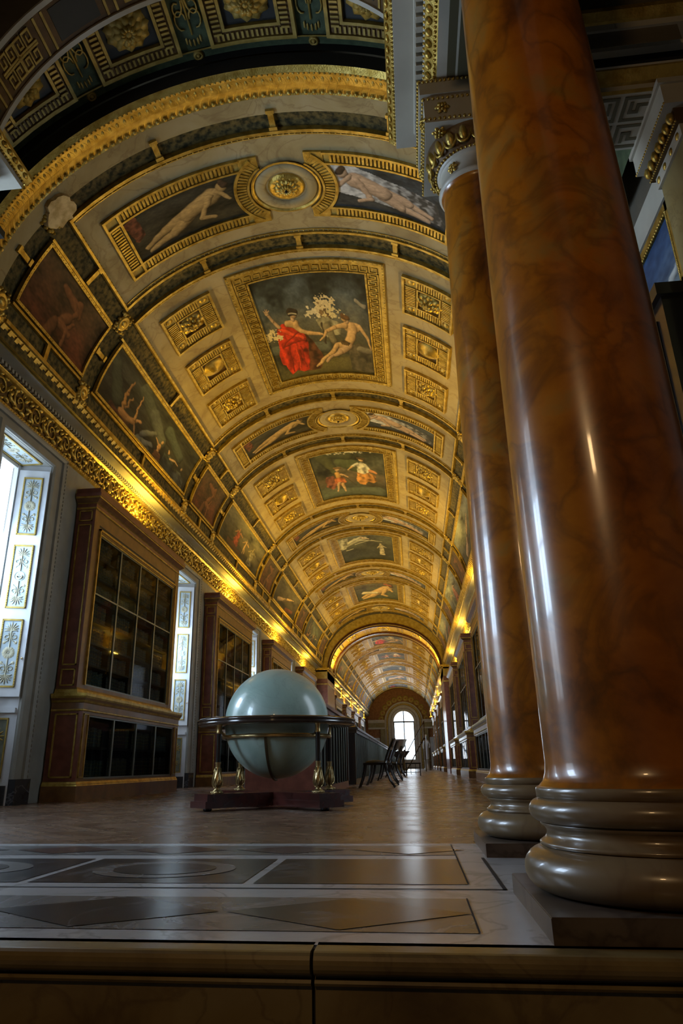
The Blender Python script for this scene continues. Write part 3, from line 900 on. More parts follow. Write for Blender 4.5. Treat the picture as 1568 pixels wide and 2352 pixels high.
mb.grid(lambda a, b: K(-90 + 180 * a, 3.85 + .45 * b), 48, 1, 0, True)
for y in (3.85, 4.3):
    mb.grid(lambda a, b: K(-90 + 180 * a, y, -1.6 * b), 48, 2, 1, True)
for (ya, yb) in ((3.84, 3.885), (4.265, 4.31)):
    mb.grid(lambda a, b: K(-90 + 180 * a, ya + (yb - ya) * b, .02), 48, 1, 2, True)
    mb.grid(lambda a, b: K(-90 + 180 * a, ya, .02 * b), 48, 1, 2, True)
KD = 29.8
for k in range(9):
    c = -80 + 20 * k
    if k % 2 == 0:
        mb.box(c - 6.5, c + 6.5, 3.93, 4.22, 0, .006, K, 4, 3)
    else:
        T = lambda x, y, z: K(c + x * KD, 4.07 + y, z)
        for sx in (-1, 1):
            for sy in (-1, 1):
                T2 = lambda x, y, z: T(sx * x, sy * y, z)
                key_strip(mb, lambda x, y, z: T2(x, y, z), .22, .15, 2, 0, .014, .13, 4)
        mb.ball((0, 0, 0), .025, 6, 3, 4, T, True)
    for d in (-8.6, 8.6): mb.box(c + d - .35, c + d + .35, 3.9, 4.25, 0, .012, K, 1, 4)
struct('ceiling_arch', mb, [M['gold_dark'], M['salon_wall'], M['entab'], M['coffer_dark'], M['gold_flat']])

# ---- entablatures over the columns
EPROF = [(0, 4.94), (.02, 4.955), (.0, 4.975), (.0, 5.02), (.02, 5.03), (.075, 5.10), (.075, 5.115), (.085, 5.125), (.085, 5.215), (.14, 5.22), (.145, 5.25), (.29, 5.25), (.29, 5.305), (.305, 5.315), (.315, 5.33), (.345, 5.37), (.35, 5.40), (.3, 5.44), (-.3, 5.46)]
EMAT = [1, 1, 0, 1, 1, 1, 0, 3, 0, 0, 0, 0, 1, 1, 1, 1, 1, 0, 0]


def entablature(name, fx):
    """fx maps the right-hand x to the wanted side"""
    mb = MB(); e = [M['entab'], M['gold'], M['entab_key'], M['joint']]
    xl, xr, y1, y0 = .43, .93, 4.42, 3.92
    XE = 2.6
    ya0, ya1 = 4.12, 4.66
    mb.sweep(EPROF, lambda p, z: [(fx(xl - p), -4.0, z), (fx(xl - p), y1 + p, z), (fx(xr + .36 + p * 0), y1 + p, z), (fx(xr + .36), ya1 + p, z), (fx(XE), ya1 + p, z)], EMAT)
    ya0, ya1 = 4.12, 4.66
    mb.sweep(EPROF, lambda p, z: [(fx(xr + p), -4.0, z), (fx(xr + p), ya0 - p, z), (fx(XE), ya0 - p, z)], EMAT)
    S = lambda x, y, z: (fx(x), y, 4.94 - z)
    mb.box(xl, xr, -4.0, y1, 0, .004, S, 1, 0); mb.box(xr, XE, ya0, ya1, 0, .004, S, 1, 0)
    # sunk panels and greek key squares on the soffit
    for c in (1.56, 3.31): mb.box(.5, .86, c - .6, c + .6, .004, .007, S, 1, 2); mb.box(.56, .8, c - .53, c + .53, .007, .010, S, 1, 0); mb.box(.575, .785, c - .51, c + .51, .010, .012, S, 1, 2)
    MEANDER = [(.03, .03, .23, .03), (.23, .03, .23, .16), (.23, .16, .13, .16), (.13, .16, .13, .10), (.03, .03, .03, .23), (.03, .23, .23, .23), (.13, .10, .08, .10), (.08, .10, .08, .18)]
    for (cx, cy) in ((.68, 2.43), (.68, 4.17), (1.25, 4.39), (1.80, 4.39)):
        for sx in (-1, 1):
            for sy in (-1, 1):
                for mi_, (a0, b0, a1, b1) in enumerate(MEANDER):
                    p0, p1 = sorted((cx + sx * a0, cx + sx * a1)); q0, q1 = sorted((cy + sy * b0, cy + sy * b1))
                    mb.box(p0 - .013, p1 + .013, q0 - .013, q1 + .013, .004, .008 + .0004 * mi_, S, 1, 2)
    # dentils, egg and dart, beads down the inner face and along the gallery end
    def runs(st, ya, yb, fn):
        for i in range(int((yb - ya) / st)): fn(ya + (i + .5) * st)
    def edge(st, p, fn):
        runs(st, 1.2, y1 + p, lambda y: fn(xl - p, y, 0)); runs(st, xl - p, 1.0, lambda x: fn(x, y1 + p, 1))
    def dent(x, y, r_):
        if r_ == 0: mb.box(*sorted((fx(x), fx(x + .05))), y - .022, y + .022, 5.13, 5.213, None, mi=0)
        else: mb.box(*sorted((fx(x - .022), fx(x + .022))), y - .05, y, 5.13, 5.213, None, mi=0)
    edge(.075, .135, dent)
    edge(.085, .05, lambda x, y, r_: mb.ball((fx(x), y, 5.065), (.03, .03, .034), 7, 4, 1))
    edge(.04, .08, lambda x, y, r_: mb.ball((fx(x), y, 5.118), .012, 5, 3, 1))
    edge(.035, .018, lambda x, y, r_: mb.ball((fx(x), y, 4.952), .012, 5, 3, 1))
    edge(.035, .30, lambda x, y, r_: mb.ball((fx(x), y, 5.305), .012, 5, 3, 1))
    edge(.09, .33, lambda x, y, r_: mb.ball((fx(x), y, 5.355), (.02, .042, .03) if r_ == 0 else (.042, .02, .03), 6, 3, 1))
    return struct(name, mb, e)


entablature('trim_10', lambda x: x)
entablature('trim_11', lambda x: -3.08 - x)

# ---- salon shell round the camera
mb = MB()
for q in ((-4.7, 3.67, -.17, 6.2), (5.23, 6.0, -.17, 6.2), (3.67, 5.23, -.17, 1.05), (3.67, 5.23, 4.75, 6.2)): mb.box(XL - .2, XL, *q, None, mi=0)
for y in (3.67, 4.42, 5.17): mb.box(XL - .14, XL - .08, y, y + .06, 1.05, 4.75, None, mi=1)
for z in (1.05, 2.0, 2.95, 3.9, 4.69): mb.box(XL - .13, XL - .09, 3.67, 5.23, z, z + .05, None, mi=1)
mb.box(XR, XR + .2, -4.7, 4.75, -.17, 6.2, None, mi=0)
mb.box(XL, XR, -4.7, -4.5, -.17, 8.4, None, mi=0)
for s in (-1, 1):                                       # piers that frame the gallery mouth
    if s < 0: mb.box(XL, XW, 5.75, 6.0, 0, 8.4, None, mi=0)
    mb.box(*sorted((XC + s * HALF, XC + s * 5.2)), 5.7, 5.95, 5.3, 8.4, None, mi=0)
mb.box(XL, XR, 5.72, 5.95, 7.9, 8.5, None, mi=0)
mb.box(2.5, XR, 4.5, 4.76, 0, 5.6, None, mi=0); mb.box(2.29, 2.5, 4.1, 6.97, 0, 5.6, None, mi=0)
struct('wall_salon', mb, [M['salon_wall'], M['white_paint']])
mb = MB()
mb.box(XL, -4.01, -4.5, 5.72, 5.62, 5.7, None, mi=0); mb.box(.98, XR, -4.5, 5.72, 5.62, 5.7, None, mi=0)
mb.grid(lambda a, b: (AXC + 2.55 * math.sin(R(-90 + 180 * a)), -4.5 + 8.36 * b, 5.42 + 2.45 * math.cos(R(-90 + 180 * a))), 40, 1, 0, True)
mb.box(XL, XR, -4.6, 5.8, 8.35, 8.45, None, mi=0)
struct('ceiling_bay', mb, [M['coffer_dark']])
mb = MB()
for (x, y) in ((1.9, 3.0), (1.9, 1.9)):
    for (h, w, m_) in ((.5, .07, 0), (.38, .05, 1)):
        for a in ((x - h, x + h, y - h, y - h + w), (x - h, x + h, y + h - w, y + h), (x - h, x - h + w, y - h, y + h), (x + h - w, x + h, y - h, y + h)): mb.box(*a, 5.57, 5.62, None, mi=m_)
    T = lambda u, v, w: (x + u, y + v, 5.62 - w)
    rosette(mb, T, .26, .1, 3, 1, 9)
struct('ceiling_coffers', mb, [M['gold_dark'], M['coffer_dark']])

# ================================================================== VAULT DECORATION (things, one template per kind, copied bay by bay)
BAYS = [M0 + P * k for k in range(NB)] + [M1 + P * k for k in range(5)]      # narrow bay centres
WIDE = [M0 + P * k for k in range(NB - 1)] + [M1 + P * k for k in range(5)]  # wide bays start at these


def at(fn, phi, y, name, label, cat, group=None):
    return thing(name, label, cat, fn(phi, y, 0), group)


# marble fields (structure): one mesh per bay kind, copied along the vault
def marble_field(y0, y1):
    mb = MB()
    n = 30
    mb.box(-52.8, 52.8, y0, y1, -.03, .015, V, n, 0)
    for (a, b) in ((y0 - .03, y0 + .015), (y1 - .015, y1 + .03)): mb.box(-53.4, 53.4, a, b, -.02, .05, V, n, 1)
    for u in (-53.4, 52.7): mb.box(u, u + .7, y0, y1, -.02, .05, V, 1, 1)
    for (a, b) in ((y0 + .05, y0 + .065), (y1 - .065, y1 - .05)): mb.box(-52, 52, a, b, .0, .03, V, n, 1)
    beads(mb, -52.5, 52.5, y0 + .04, y1 - .04, .03, .013, .07, 1)
    # gilt strips that separate the garland rows and the lower pictures
    for s in (-1, 1):
        for (ua, ub) in ((78.6, 79.3), (59.0, 59.7), (83.6, 84.6)):
            u0, u1 = sorted((s * ua, s * ub)); mb.box(u0, u1, y0, y1, -.02, .035, V, 1, 1)
    return mb


def field_set(name, y0, y1, starts, base):
    o = struct(name, marble_field(y0, y1), [M['vault_marble'], M['gold']])
    for y in starts[1:]:
        c = o.copy(); COL.objects.link(c); c.location.y = y - base; c.name = 'ceiling_field'


field_set('ceiling_field', M0 - .94, M0 + .94, BAYS, M0)
field_set('ceiling_field', M0 + 1.32, M0 + P - 1.32, WIDE, M0)
# small gilt clasps on the garlands
mb = MB()
for s in (-1.13, 1.13):
    for p in (0, -27, 27, -68, 68):
        T = VM(p, M0 + s)
        mb.box(-.035, .035, -.14, .14, 0, .035, T); mb.box(-.05, .05, -.15, -.1, 0, .05, T); mb.box(-.05, .05, .1, .15, 0, .05, T)
for p in (-55.8, 55.8):
    for y in (0, P / 2):
        T = VM(p, M0 + y); mb.box(-.15, .15, -.035, .035, 0, .035, T); mb.box(.1, .15, -.05, .05, 0, .05, T)
for p in (-81.4, 81.4):
    for y in (0, P / 2):
        T = VM(p, M0 + y); mb.box(-.13, .13, -.04, .04, 0, .035, T)
o = struct('ceiling_clasps', mb, [M['gold']])
for y in BAYS[1:]:
    c = o.copy(); COL.objects.link(c); c.location.y = y - M0

# cartouche bosses at the crossings
CART = {}
for p, nm in ((-56.2, 'ul'), (56.2, 'ur'), (-81.3, 'll'), (81.3, 'lr')):
    mb = MB()
    cartouche(mb, VM(p, M0 + 1.13), .165, .145, .045)
    o = mb.build('ceiling_boss', [M['gold']], None, V(p, M0 + 1.13))
    side = 'left' if p < 0 else 'right'
    row = 'upper' if abs(p) < 60 else 'lower'
    first = True
    for k, y in enumerate(BAYS):
        for e in (-1.13, 1.13):
            if k >= NB and row == 'lower': continue
            ps = V(p, y + e)
            c = o if first else o.copy()
            if not first: COL.objects.link(c)
            c.location = ps
            if first: first = False
            part = 'near' if e < 0 else 'far'
            tag(c, 'gilt boss, %s row of %s slope, %s side of the %s flower medallion' % (row, side, part, ORD[k]), 'boss', 'gilt bosses at the vault crossings', 'thing')

# peeled plaster patch over the first boss on the left
mb = MB()
T = VM(-54.2, M0 - 1.16)
rs = random.Random(5)
pts = [((.17 + .09 * rs.random()) * math.cos(2 * math.pi * k / 22), (.14 + .09 * rs.random()) * math.sin(2 * math.pi * k / 22)) for k in range(22)]
mb.poly([T(x, y, .062) for x, y in pts])
for i in range(22):
    (x0, y0), (x1, y1) = pts[i], pts[(i + 1) % 22]
    mb.poly([T(x0, y0, .062), T(x1, y1, .062), T(x1 * 1.05, y1 * 1.05, .0), T(x0 * 1.05, y0 * 1.05, .0)])
o = mb.build('plaster_patch', [mat('bare_plaster', (.85, .66, .34), .8, 0, .2, 25, color2=(.55, .38, .15), vscale=10)], None, T(0, 0, 0))
tag(o, 'pale patch of flaking bare plaster beside the first gilt boss', 'patch', None, 'thing')

# ---- flower medallion at each narrow bay crown
mb = MB(); T = VM(0, M0)
mb.lathe([(.27, .02), (.29, .05), (.40, .05), (.42, .02), (.42, 0)], 32, (0, 0, 0), 1, T)
mb.lathe([(.42, .02), (.44, .055), (.47, .05)], 32, (0, 0, 0), 0, T)
ring = mb
root = at(V, 0, M0, 'vault_medallion', 'gilt flower medallion in a marble ring, first and nearest of the vault', 'medallion', 'flower medallions along the vault crown')
ring.build('ring', [M['gold'], M['vault_marble']], root, V(0, M0))
mb = MB()
mb.lathe([(.001, .09), (.03, .1), (.06, .08), (.1, .085), (.15, .06), (.2, .055), (.24, .03), (.25, 0)], 24, (0, 0, 0), 0, T)
rosette(mb, T, .24, .1, 3, 0, 12)
mb.build('rosette', [M['gold']], root, V(0, M0))
mb = MB(); mb.ball((0, 0, .1), (.022, .022, .05), 8, 4, 0, T, True)
mb.build('hook', [M['iron']], root, V(0, M0))
for k, y in enumerate(BAYS[1:]):
    dup(root, V(0, y), 'gilt flower medallion in a marble ring, %s along the vault crown' % ORD[k + 1])


# ---- pairs of long paintings beside the medallion
def long_frame(s):
    mb = MB(); B = M0
    u0, u1 = (10, 46.6) if s > 0 else (-46.6, -10)
    mb.box(u0, u1, B - .58, B - .40, 0, .03, V, 14, 1); mb.box(u0, u1, B + .40, B + .58, 0, .03, V, 14, 1)
    e0, e1 = sorted((s * 42.6, s * 46.6)); mb.box(e0, e1, B - .40, B + .40, 0, .03, V, 2, 1)
    for (a, b) in ((B - .60, B - .565), (B - .425, B - .395), (B + .395, B + .425), (B + .565, B + .60)): mb.box(u0, u1, a, b, 0, .06, V, 14, 0)
    for (a, b) in ((42.2, 42.9), (46.2, 46.9)):
        e0, e1 = sorted((s * a, s * b)); mb.box(e0, e1, B - .6, B + .6, 0, .06, V, 1, 0)
    n = int(32 / DEG / .055)
    for i in range(n):
        c = s * (12 + 30 * i / n)
        for y in (B - .495, B + .495): mb.box(c - .28, c + .28, y - .06, y + .06, .03, .052, V, 1, 0)
    for i in range(15):
        y = B - .36 + .72 * i / 14; e0, e1 = sorted((s * 43.3, s * 45.8)); mb.box(e0, e1, y - .014, y + .014, .03, .052, V, 1, 0)
    # half round of fluted frame about the medallion
    T = VM(0, B)
    a0, a1 = (-55, 55) if s > 0 else (125, 235)
    for (ra, rb, w, m_) in ((.50, .68, .03, 1), (.49, .52, .06, 0), (.66, .70, .06, 0)):
        mb.grid(lambda a, b: T((ra + (rb - ra) * b) * math.cos(R(a0 + (a1 - a0) * a)), (ra + (rb - ra) * b) * math.sin(R(a0 + (a1 - a0) * a)), w), 20, 1, m_)
        for rr in (ra, rb): mb.grid(lambda a, b: T(rr * math.cos(R(a0 + (a1 - a0) * a)), rr * math.sin(R(a0 + (a1 - a0) * a)), w * b), 20, 1, m_)
    for i in range(22):
        a = R(a0 + (a1 - a0) * (i + .5) / 22); ca, sa = math.cos(a), math.sin(a)
        mb.box(.53, .65, -.013, .013, .03, .05, lambda x, y, z: T(x * ca - y * sa, x * sa + y * ca, z), 1, 0)
    # returns that join the round to the straight bands
    for y in (-1, 1):
        e0, e1 = sorted((s * 5.6, s * 10.2)); ya, yb = sorted((B + y * .40, B + y * .60)); mb.box(e0, e1, ya, yb, 0, .045, V, 2, 0)
    return mb


LONG_BG = [[(0, (.04, .04, .032)), (.6, (.06, .05, .03)), (1, (.05, .04, .02))], [(0, (.06, .08, .095)), (.6, (.04, .05, .055)), (1, (.05, .05, .045))]]
LONG_ROOT = {}
for s in (-1, 1):
    root = at(V, s * 27, M0, 'vault_painting', '', 'painting', 'long paintings beside the vault medallions')
    org = V(s * 27, M0)
    long_frame(s).build('frame', [M['gold'], M['gold_flat']], root, org)
    if s < 0:
        img = paint(200, 80, 2.4, LONG_BG[0], reclining((.42, .27, .10), -.02) + [('poly', [(.0, .1), (.12, .0), (.14, .5), (.05, .6)], (.20, .06, .03))], 11)
    else:
        g = [('poly', [(.02, .1), (.2, .0), (.5, .25), (.9, .45), (.98, .9), (.6, .85), (.3, .75), (.05, .6)], (.44, .43, .40))] + reclining((.50, .33, .20), .02, True)
        img = paint(200, 80, 2.4, LONG_BG[1], g, 12)
    # left picture: its right end is at the crown
    a, b = (-42.4, -8.5) if s < 0 else (8.5, 42.4)

    def surf(u, v, a=a, b=b, s=s):
        p = a + (b - a) * u; y = M0 - .41 + .82 * v
        d = math.hypot(p / DEG, y - M0)
        if d < .68:
            # pull the inner end back outside the round frame
            yy = y - M0; p = s * DEG * math.sqrt(max(.01, .68 ** 2 - yy * yy)) if abs(yy) < .67 else p
        return V(p, y, .028)
    mb, cc = canvas_mesh(surf, 200, 80, img)
    mb.build('canvas', [M['canvas']], root, org, cc)
    LONG_ROOT[s] = root
    desc = 'reclining nude on a dark ground' if s < 0 else 'woman in a white veil'
    for k, y in enumerate(BAYS):
        lab = 'long painting of a %s, %s the %s flower medallion' % (desc, 'left of' if s < 0 else 'right of', ORD[k])
        if k == 0: root['label'] = lab
        else: dup(root, V(s * 27, y), lab)

# ---- coffers with rosettes, three each side of every wide bay
for s in (-1, 1):
    for j, (y0, y1) in enumerate(((1.70, 2.70), (3.11, 4.17), (4.57, 5.59))):
        u0, u1 = sorted((s * 28.9, s * 46.6)); a, b = M0 + y0, M0 + y1
        uc, yc = (u0 + u1) / 2, (a + b) / 2
        root = at(V, uc, yc, 'vault_coffer', '', 'coffer', 'gilt coffers with rosettes on the vault')
        org = V(uc, yc)
        mb = MB()
        frame_band(mb, u0, u1, a, b, .75, .04, 0, .07, 0)
        frame_band(mb, u0 + .75, u1 - .75, a + .04, b - .04, 4.0, .2, 0, .03, 1)
        flutes(mb, u0 + 1.1, u1 - 1.1, a + .06, b - .06, 3.2, .16, .03, .05, .042, 0)
        frame_band(mb, u0 + 4.7, u1 - 4.7, a + .235, b - .235, .5, .028, 0, .055, 0)
        beads(mb, u0 + 1.0, u1 - 1.0, a + .055, b - .055, .04, .013, .06, 0)
        for (cu, cv) in ((u0 + 2.7, a + .14), (u1 - 2.7, a + .14), (u0 + 2.7, b - .14), (u1 - 2.7, b - .14)):
            mb.ball((0, 0, .025), (.07, .07, .03), 8, 3, 0, VM(cu, cv), True)
        mb.build('frame', [M['gold'], M['gold_flat']], root, org)
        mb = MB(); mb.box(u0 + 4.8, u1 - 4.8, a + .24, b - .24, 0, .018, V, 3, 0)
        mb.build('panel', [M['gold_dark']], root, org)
        mb = MB(); T = VM(uc, yc)
        sx = 1.15
        T2 = lambda x, y, z: T(x * sx, y * .95, z)
        if j == 1: mb.lathe([(.001, .13), (.06, .12), (.08, .1), (.14, .09), (.16, .06), (.2, .05), (.22, 0)], 18, (0, 0, 0), 0, T2); rosette(mb, T2, .12, .12, 2, 0, 7)
        else: mb.lathe([(.001, .06), (.2, .04), (.21, 0)], 16, (0, 0, 0), 0, T2); rosette(mb, T2, .22, .12, 3, 0, 8)
        mb.build('rosette', [M['gold']], root, org)
        pos = ('nearest', 'middle', 'farthest')[j]
        for k, y in enumerate(WIDE):
            lab = 'gilt coffer with rosette, %s of three on the %s of the %s large ceiling painting' % (pos, 'left' if s < 0 else 'right', ORD[k])
            if k == 0: root['label'] = lab
            else: dup(root, V(uc, yc + y - M0), lab)

# ---- large paintings at the crown of the wide bays, greek key frames
MAIN_BG = [
    [(0, (.045, .055, .048)), (.25, (.09, .115, .125)), (.5, (.12, .12, .10)), (.72, (.06, .058, .035)), (1, (.12, .105, .04))],
    [(0, (.04, .045, .025)), (.35, (.08, .085, .06)), (.6, (.12, .09, .06)), (.8, (.05, .06, .05)), (1, (.07, .08, .06))],
    [(0, (.10, .105, .08)), (.4, (.07, .075, .05)), (.7, (.03, .035, .028)), (1, (.035, .04, .03))],
    [(0, (.15, .12, .06)), (.4, (.10, .10, .06)), (.7, (.05, .06, .04)), (1, (.05, .06, .03))]]
f0 = [('cap', .0, .66, .55, .70, .05, .06, (.10, .11, .09)), ('cap', .3, .95, .95, .90, .10, .12, (.10, .085, .03)),
      ('poly', [(.75, .70), (.86, .66), (.99, .70), (.99, .97), (.76, .97)], (.085, .07, .045)), ('cap', .86, .72, .98, .73, .03, .03, (.16, .14, .10)),
      ('cap', .56, .30, .60, .42, .045, .05, (.20, .13, .06)), ('poly', [(.50, .42), (.60, .40), (.72, .46), (.70, .58), (.56, .60)], (.34, .31, .19)), ('cap', .545, .46, .545, .66, .012, .010, (.05, .035, .02)), ('cap', .59, .50, .62, .64, .05, .04, (.20, .17, .10)),
      ('poly', [(.34, .50), (.42, .60), (.50, .82), (.44, .93), (.28, .95), (.30, .6)], (.13, .045, .02)),
      ('poly', [(.13, .43), (.18, .41), (.25, .43), (.36, .53), (.375, .62), (.36, .78), (.33, .93), (.27, .95), (.20, .92), (.14, .95), (.10, .84), (.07, .82), (.09, .62), (.105, .50)], RED),
      ('cap', .15, .46, .34, .58, .022, .02, (.70, .07, .022)), ('cap', .12, .63, .36, .60, .010, .008, (.26, .016, .006)), ('cap', .19, .64, .165, .92, .010, .009, (.24, .014, .006)), ('cap', .25, .64, .245, .93, .010, .009, (.62, .05, .015)), ('cap', .30, .66, .30, .90, .009, .008, (.26, .016, .006)), ('cap', .34, .50, .14, .62, .010, .008, (.26, .018, .007)),
      ('cap', .145, .435, .115, .37, .020, .016, SKIN2), ('cap', .115, .37, .085, .305, .016, .011, SKIN2), ('cap', .083, .30, .078, .285, .016, .014, SKIN2),
      ('cap', .075, .285, .058, .262, .006, .004, SKIN2), ('cap', .080, .28, .074, .250, .006, .004, SKIN2), ('cap', .085, .28, .090, .252, .006, .004, SKIN2), ('cap', .088, .285, .104, .266, .006, .004, SKIN2),
      ('cap', .23, .425, .30, .44, .032, .036, SKIN), ('cap', .30, .445, .345, .51, .030, .024, SKIN), ('cap', .345, .51, .40, .545, .023, .018, SKIN), ('cap', .40, .545, .50, .555, .018, .012, SKIN), ('cap', .50, .555, .525, .56, .014, .010, SKIN),
      ('cap', .285, .40, .295, .37, .020, .020, SKIN2), ('cap', .305, .345, .308, .355, .036, .034, SKIN2), ('cap', .285, .325, .325, .33, .036, .030, (.03, .02, .015)), ('cap', .27, .335, .335, .345, .007, .007, (.42, .38, .28)),
      ('cap', .775, .49, .86, .50, .048, .045, SKIN), ('cap', .815, .51, .80, .60, .056, .050, SKIN), ('cap', .80, .60, .765, .66, .050, .050, SKIN),
      ('cap', .75, .67, .645, .70, .042, .034, SKIN), ('cap', .645, .70, .54, .80, .032, .024, SKIN), ('cap', .54, .80, .435, .885, .023, .014, SKIN), ('cap', .435, .885, .405, .905, .015, .010, SKIN),
      ('cap', .77, .69, .675, .755, .040, .032, SKIN2), ('cap', .675, .755, .585, .81, .028, .022, SKIN2), ('cap', .585, .81, .52, .86, .021, .014, SKIN2),
      ('poly', [(.685, .635), (.735, .625), (.785, .655), (.765, .69), (.70, .675)], (.10, .06, .025)),
      ('cap', .755, .485, .66, .505, .027, .021, SKIN), ('cap', .66, .505, .575, .535, .021, .017, SKIN), ('cap', .575, .535, .515, .60, .016, .012, SKIN), ('cap', .515, .60, .498, .625, .013, .009, SKIN),
      ('cap', .885, .49, .925, .545, .028, .023, SKIN), ('cap', .925, .545, .96, .62, .021, .017, SKIN), ('cap', .96, .62, .975, .71, .016, .011, SKIN),
      ('cap', .775, .455, .78, .445, .020, .020, SKIN2), ('cap', .752, .415, .758, .425, .031, .029, SKIN), ('cap', .745, .39, .785, .41, .030, .026, (.13, .065, .025)),
      ('cap', .88, .25, .96, .29, .018, .022, (.26, .24, .19)),
      ('fleck', .485, .345, .085, .05, (.62, .55, .38)), ('fleck', .60, .28, .09, .085, (.58, .48, .28)), ('fleck', .65, .355, .09, .05, (.58, .49, .26)), ('fleck', .075, .515, .075, .06, (.62, .51, .28))]
f1 = [('cap', .18, .05, .30, .40, .12, .06, (.06, .065, .03)), ('cap', .40, .22, .62, .34, .10, .12, (.07, .085, .04)), ('cap', .30, .05, .52, .12, .09, .07, (.05, .055, .025)), ('fleck', .55, .03, .22, .035, (.50, .46, .34)), ('cap', .1, .92, .9, .90, .10, .12, (.07, .085, .07)),
      ('poly', [(.14, .50), (.26, .48), (.28, .72), (.20, .80), (.12, .70)], (.20, .07, .05)),
      ('cap', .32, .46, .33, .58, .050, .045, (.42, .24, .08)), ('cap', .33, .36, .335, .38, .034, .032, SKIN2), ('cap', .30, .335, .37, .345, .024, .018, (.14, .08, .03)), ('poly', [(.27, .55), (.38, .54), (.42, .66), (.34, .74), (.25, .66)], (.44, .13, .045)), ('cap', .31, .68, .27, .86, .030, .016, SKIN2), ('cap', .36, .70, .38, .88, .030, .016, SKIN2), ('cap', .37, .48, .45, .55, .022, .016, SKIN2), ('cap', .40, .52, .54, .74, .008, .007, (.05, .03, .015)),
      ('poly', [(.60, .47), (.74, .44), (.84, .52), (.87, .64), (.80, .70), (.73, .66), (.68, .74), (.59, .72), (.57, .60)], (.48, .22, .06)), ('poly', [(.60, .27), (.68, .25), (.74, .28), (.77, .44), (.70, .50), (.61, .47)], (.62, .59, .48)),
      ('cap', .62, .28, .54, .33, .026, .020, (.60, .57, .45)), ('cap', .54, .33, .47, .39, .018, .012, SKIN), ('cap', .72, .30, .78, .42, .026, .020, (.58, .55, .44)), ('cap', .78, .42, .86, .46, .030, .024, (.50, .22, .09)), ('cap', .675, .195, .678, .21, .033, .031, SKIN), ('cap', .64, .165, .72, .175, .024, .020, (.07, .04, .02))]
f2 = [('cap', .03, .40, .50, .16, .07, .06, (.34, .33, .25)), ('cap', .12, .30, .42, .12, .05, .04, (.42, .40, .30)), ('cap', .35, .22, .80, .27, .022, .012, (.38, .36, .27)), ('cap', .30, .36, .62, .22, .018, .012, (.30, .29, .22)), ('cap', .12, .52, .24, .50, .016, .012, (.38, .36, .28)), ('cap', .42, .11, .47, .13, .030, .026, (.46, .36, .26)), ('cap', .46, .16, .56, .18, .024, .018, (.46, .36, .26)), ('poly', [(.0, .05), (.2, .1), (.12, .45), (.0, .5)], (.36, .35, .27))] + standing(.77, .34, .46, (.30, .26, .17), (.34, .30, .22), 1.6)
f3 = reclining((.46, .30, .12), .02) + [('cap', .72, .1, .84, .16, .05, .04, (.30, .08, .03)), ('cap', .2, .55, .5, .62, .08, .06, (.50, .44, .30))]
MAIN_F = [f0, f1, f2, f3]
MAIN_D = ['red-robed figure reaching towards a seated nude', 'woman in white beside a crouching red figure', 'pale cloud sweeping over a dark landscape', 'warm-toned group of reclining figures']
B = M0
key = MB()
frame_band(key, -23.4, 23.4, B + 1.56, B + 5.50, 1.5, .085, 0, .055, 0)
frame_band(key, -21.9, 21.9, B + 1.645, B + 5.415, 4.0, .215, 0, .025, 1)
frame_band(key, -17.95, 17.95, B + 1.855, B + 5.205, .6, .035, 0, .05, 0)
Lx = 2 * 21.6 / DEG
ky0, ky1 = B + 1.655, B + 5.405
key_strip(key, lambda x, y, z: V(-21.6 + x * DEG, ky0 + y, z), Lx, .19, 15, .025, .042, .12, 0)
key_strip(key, lambda x, y, z: V(21.6 - x * DEG, ky1 - y, z), Lx, .19, 15, .025, .042, .12, 0)
key_strip(key, lambda x, y, z: V(-21.7 + y * DEG, ky1 - .2 - x, z), 3.36, .19, 21, .025, .042, .12, 0)
key_strip(key, lambda x, y, z: V(21.7 - y * DEG, ky0 + .2 + x, z), 3.36, .19, 21, .025, .042, .12, 0)
beads(key, -23.0, 23.0, B + 1.585, B + 5.475, .05, .02, .075, 0)
beads(key, -17.7, 17.7, B + 1.872, B + 5.188, .045, .013, .05, 0)
frame_me = None
for k, y in enumerate(WIDE):
    v = k % 4
    c0 = V(0, y + 3.53)
    root = thing('ceiling_painting', 'large ceiling painting of %s, %s from the entrance' % (MAIN_D[v], ORD[k]), 'painting', c0, 'large paintings along the vault crown')
    if frame_me is None: frame_me = key.build('frame', [M['gold'], M['gold_flat']], root, V(0, B + 3.53))
    else:
        c = frame_me.copy(); COL.objects.link(c); c.parent = root
    r = 230 if k == 0 else 100 if k < 4 else 30
    img = paint(r, r, 1.2, MAIN_BG[v], MAIN_F[v], 21 + k)
    mb, cc = canvas_mesh(lambda a, b: V(-17.6 + 35.2 * a, y + 1.87 + 3.32 * b, .022), r, r, img)
    mb.build('canvas', [M['canvas']], root, c0, cc)

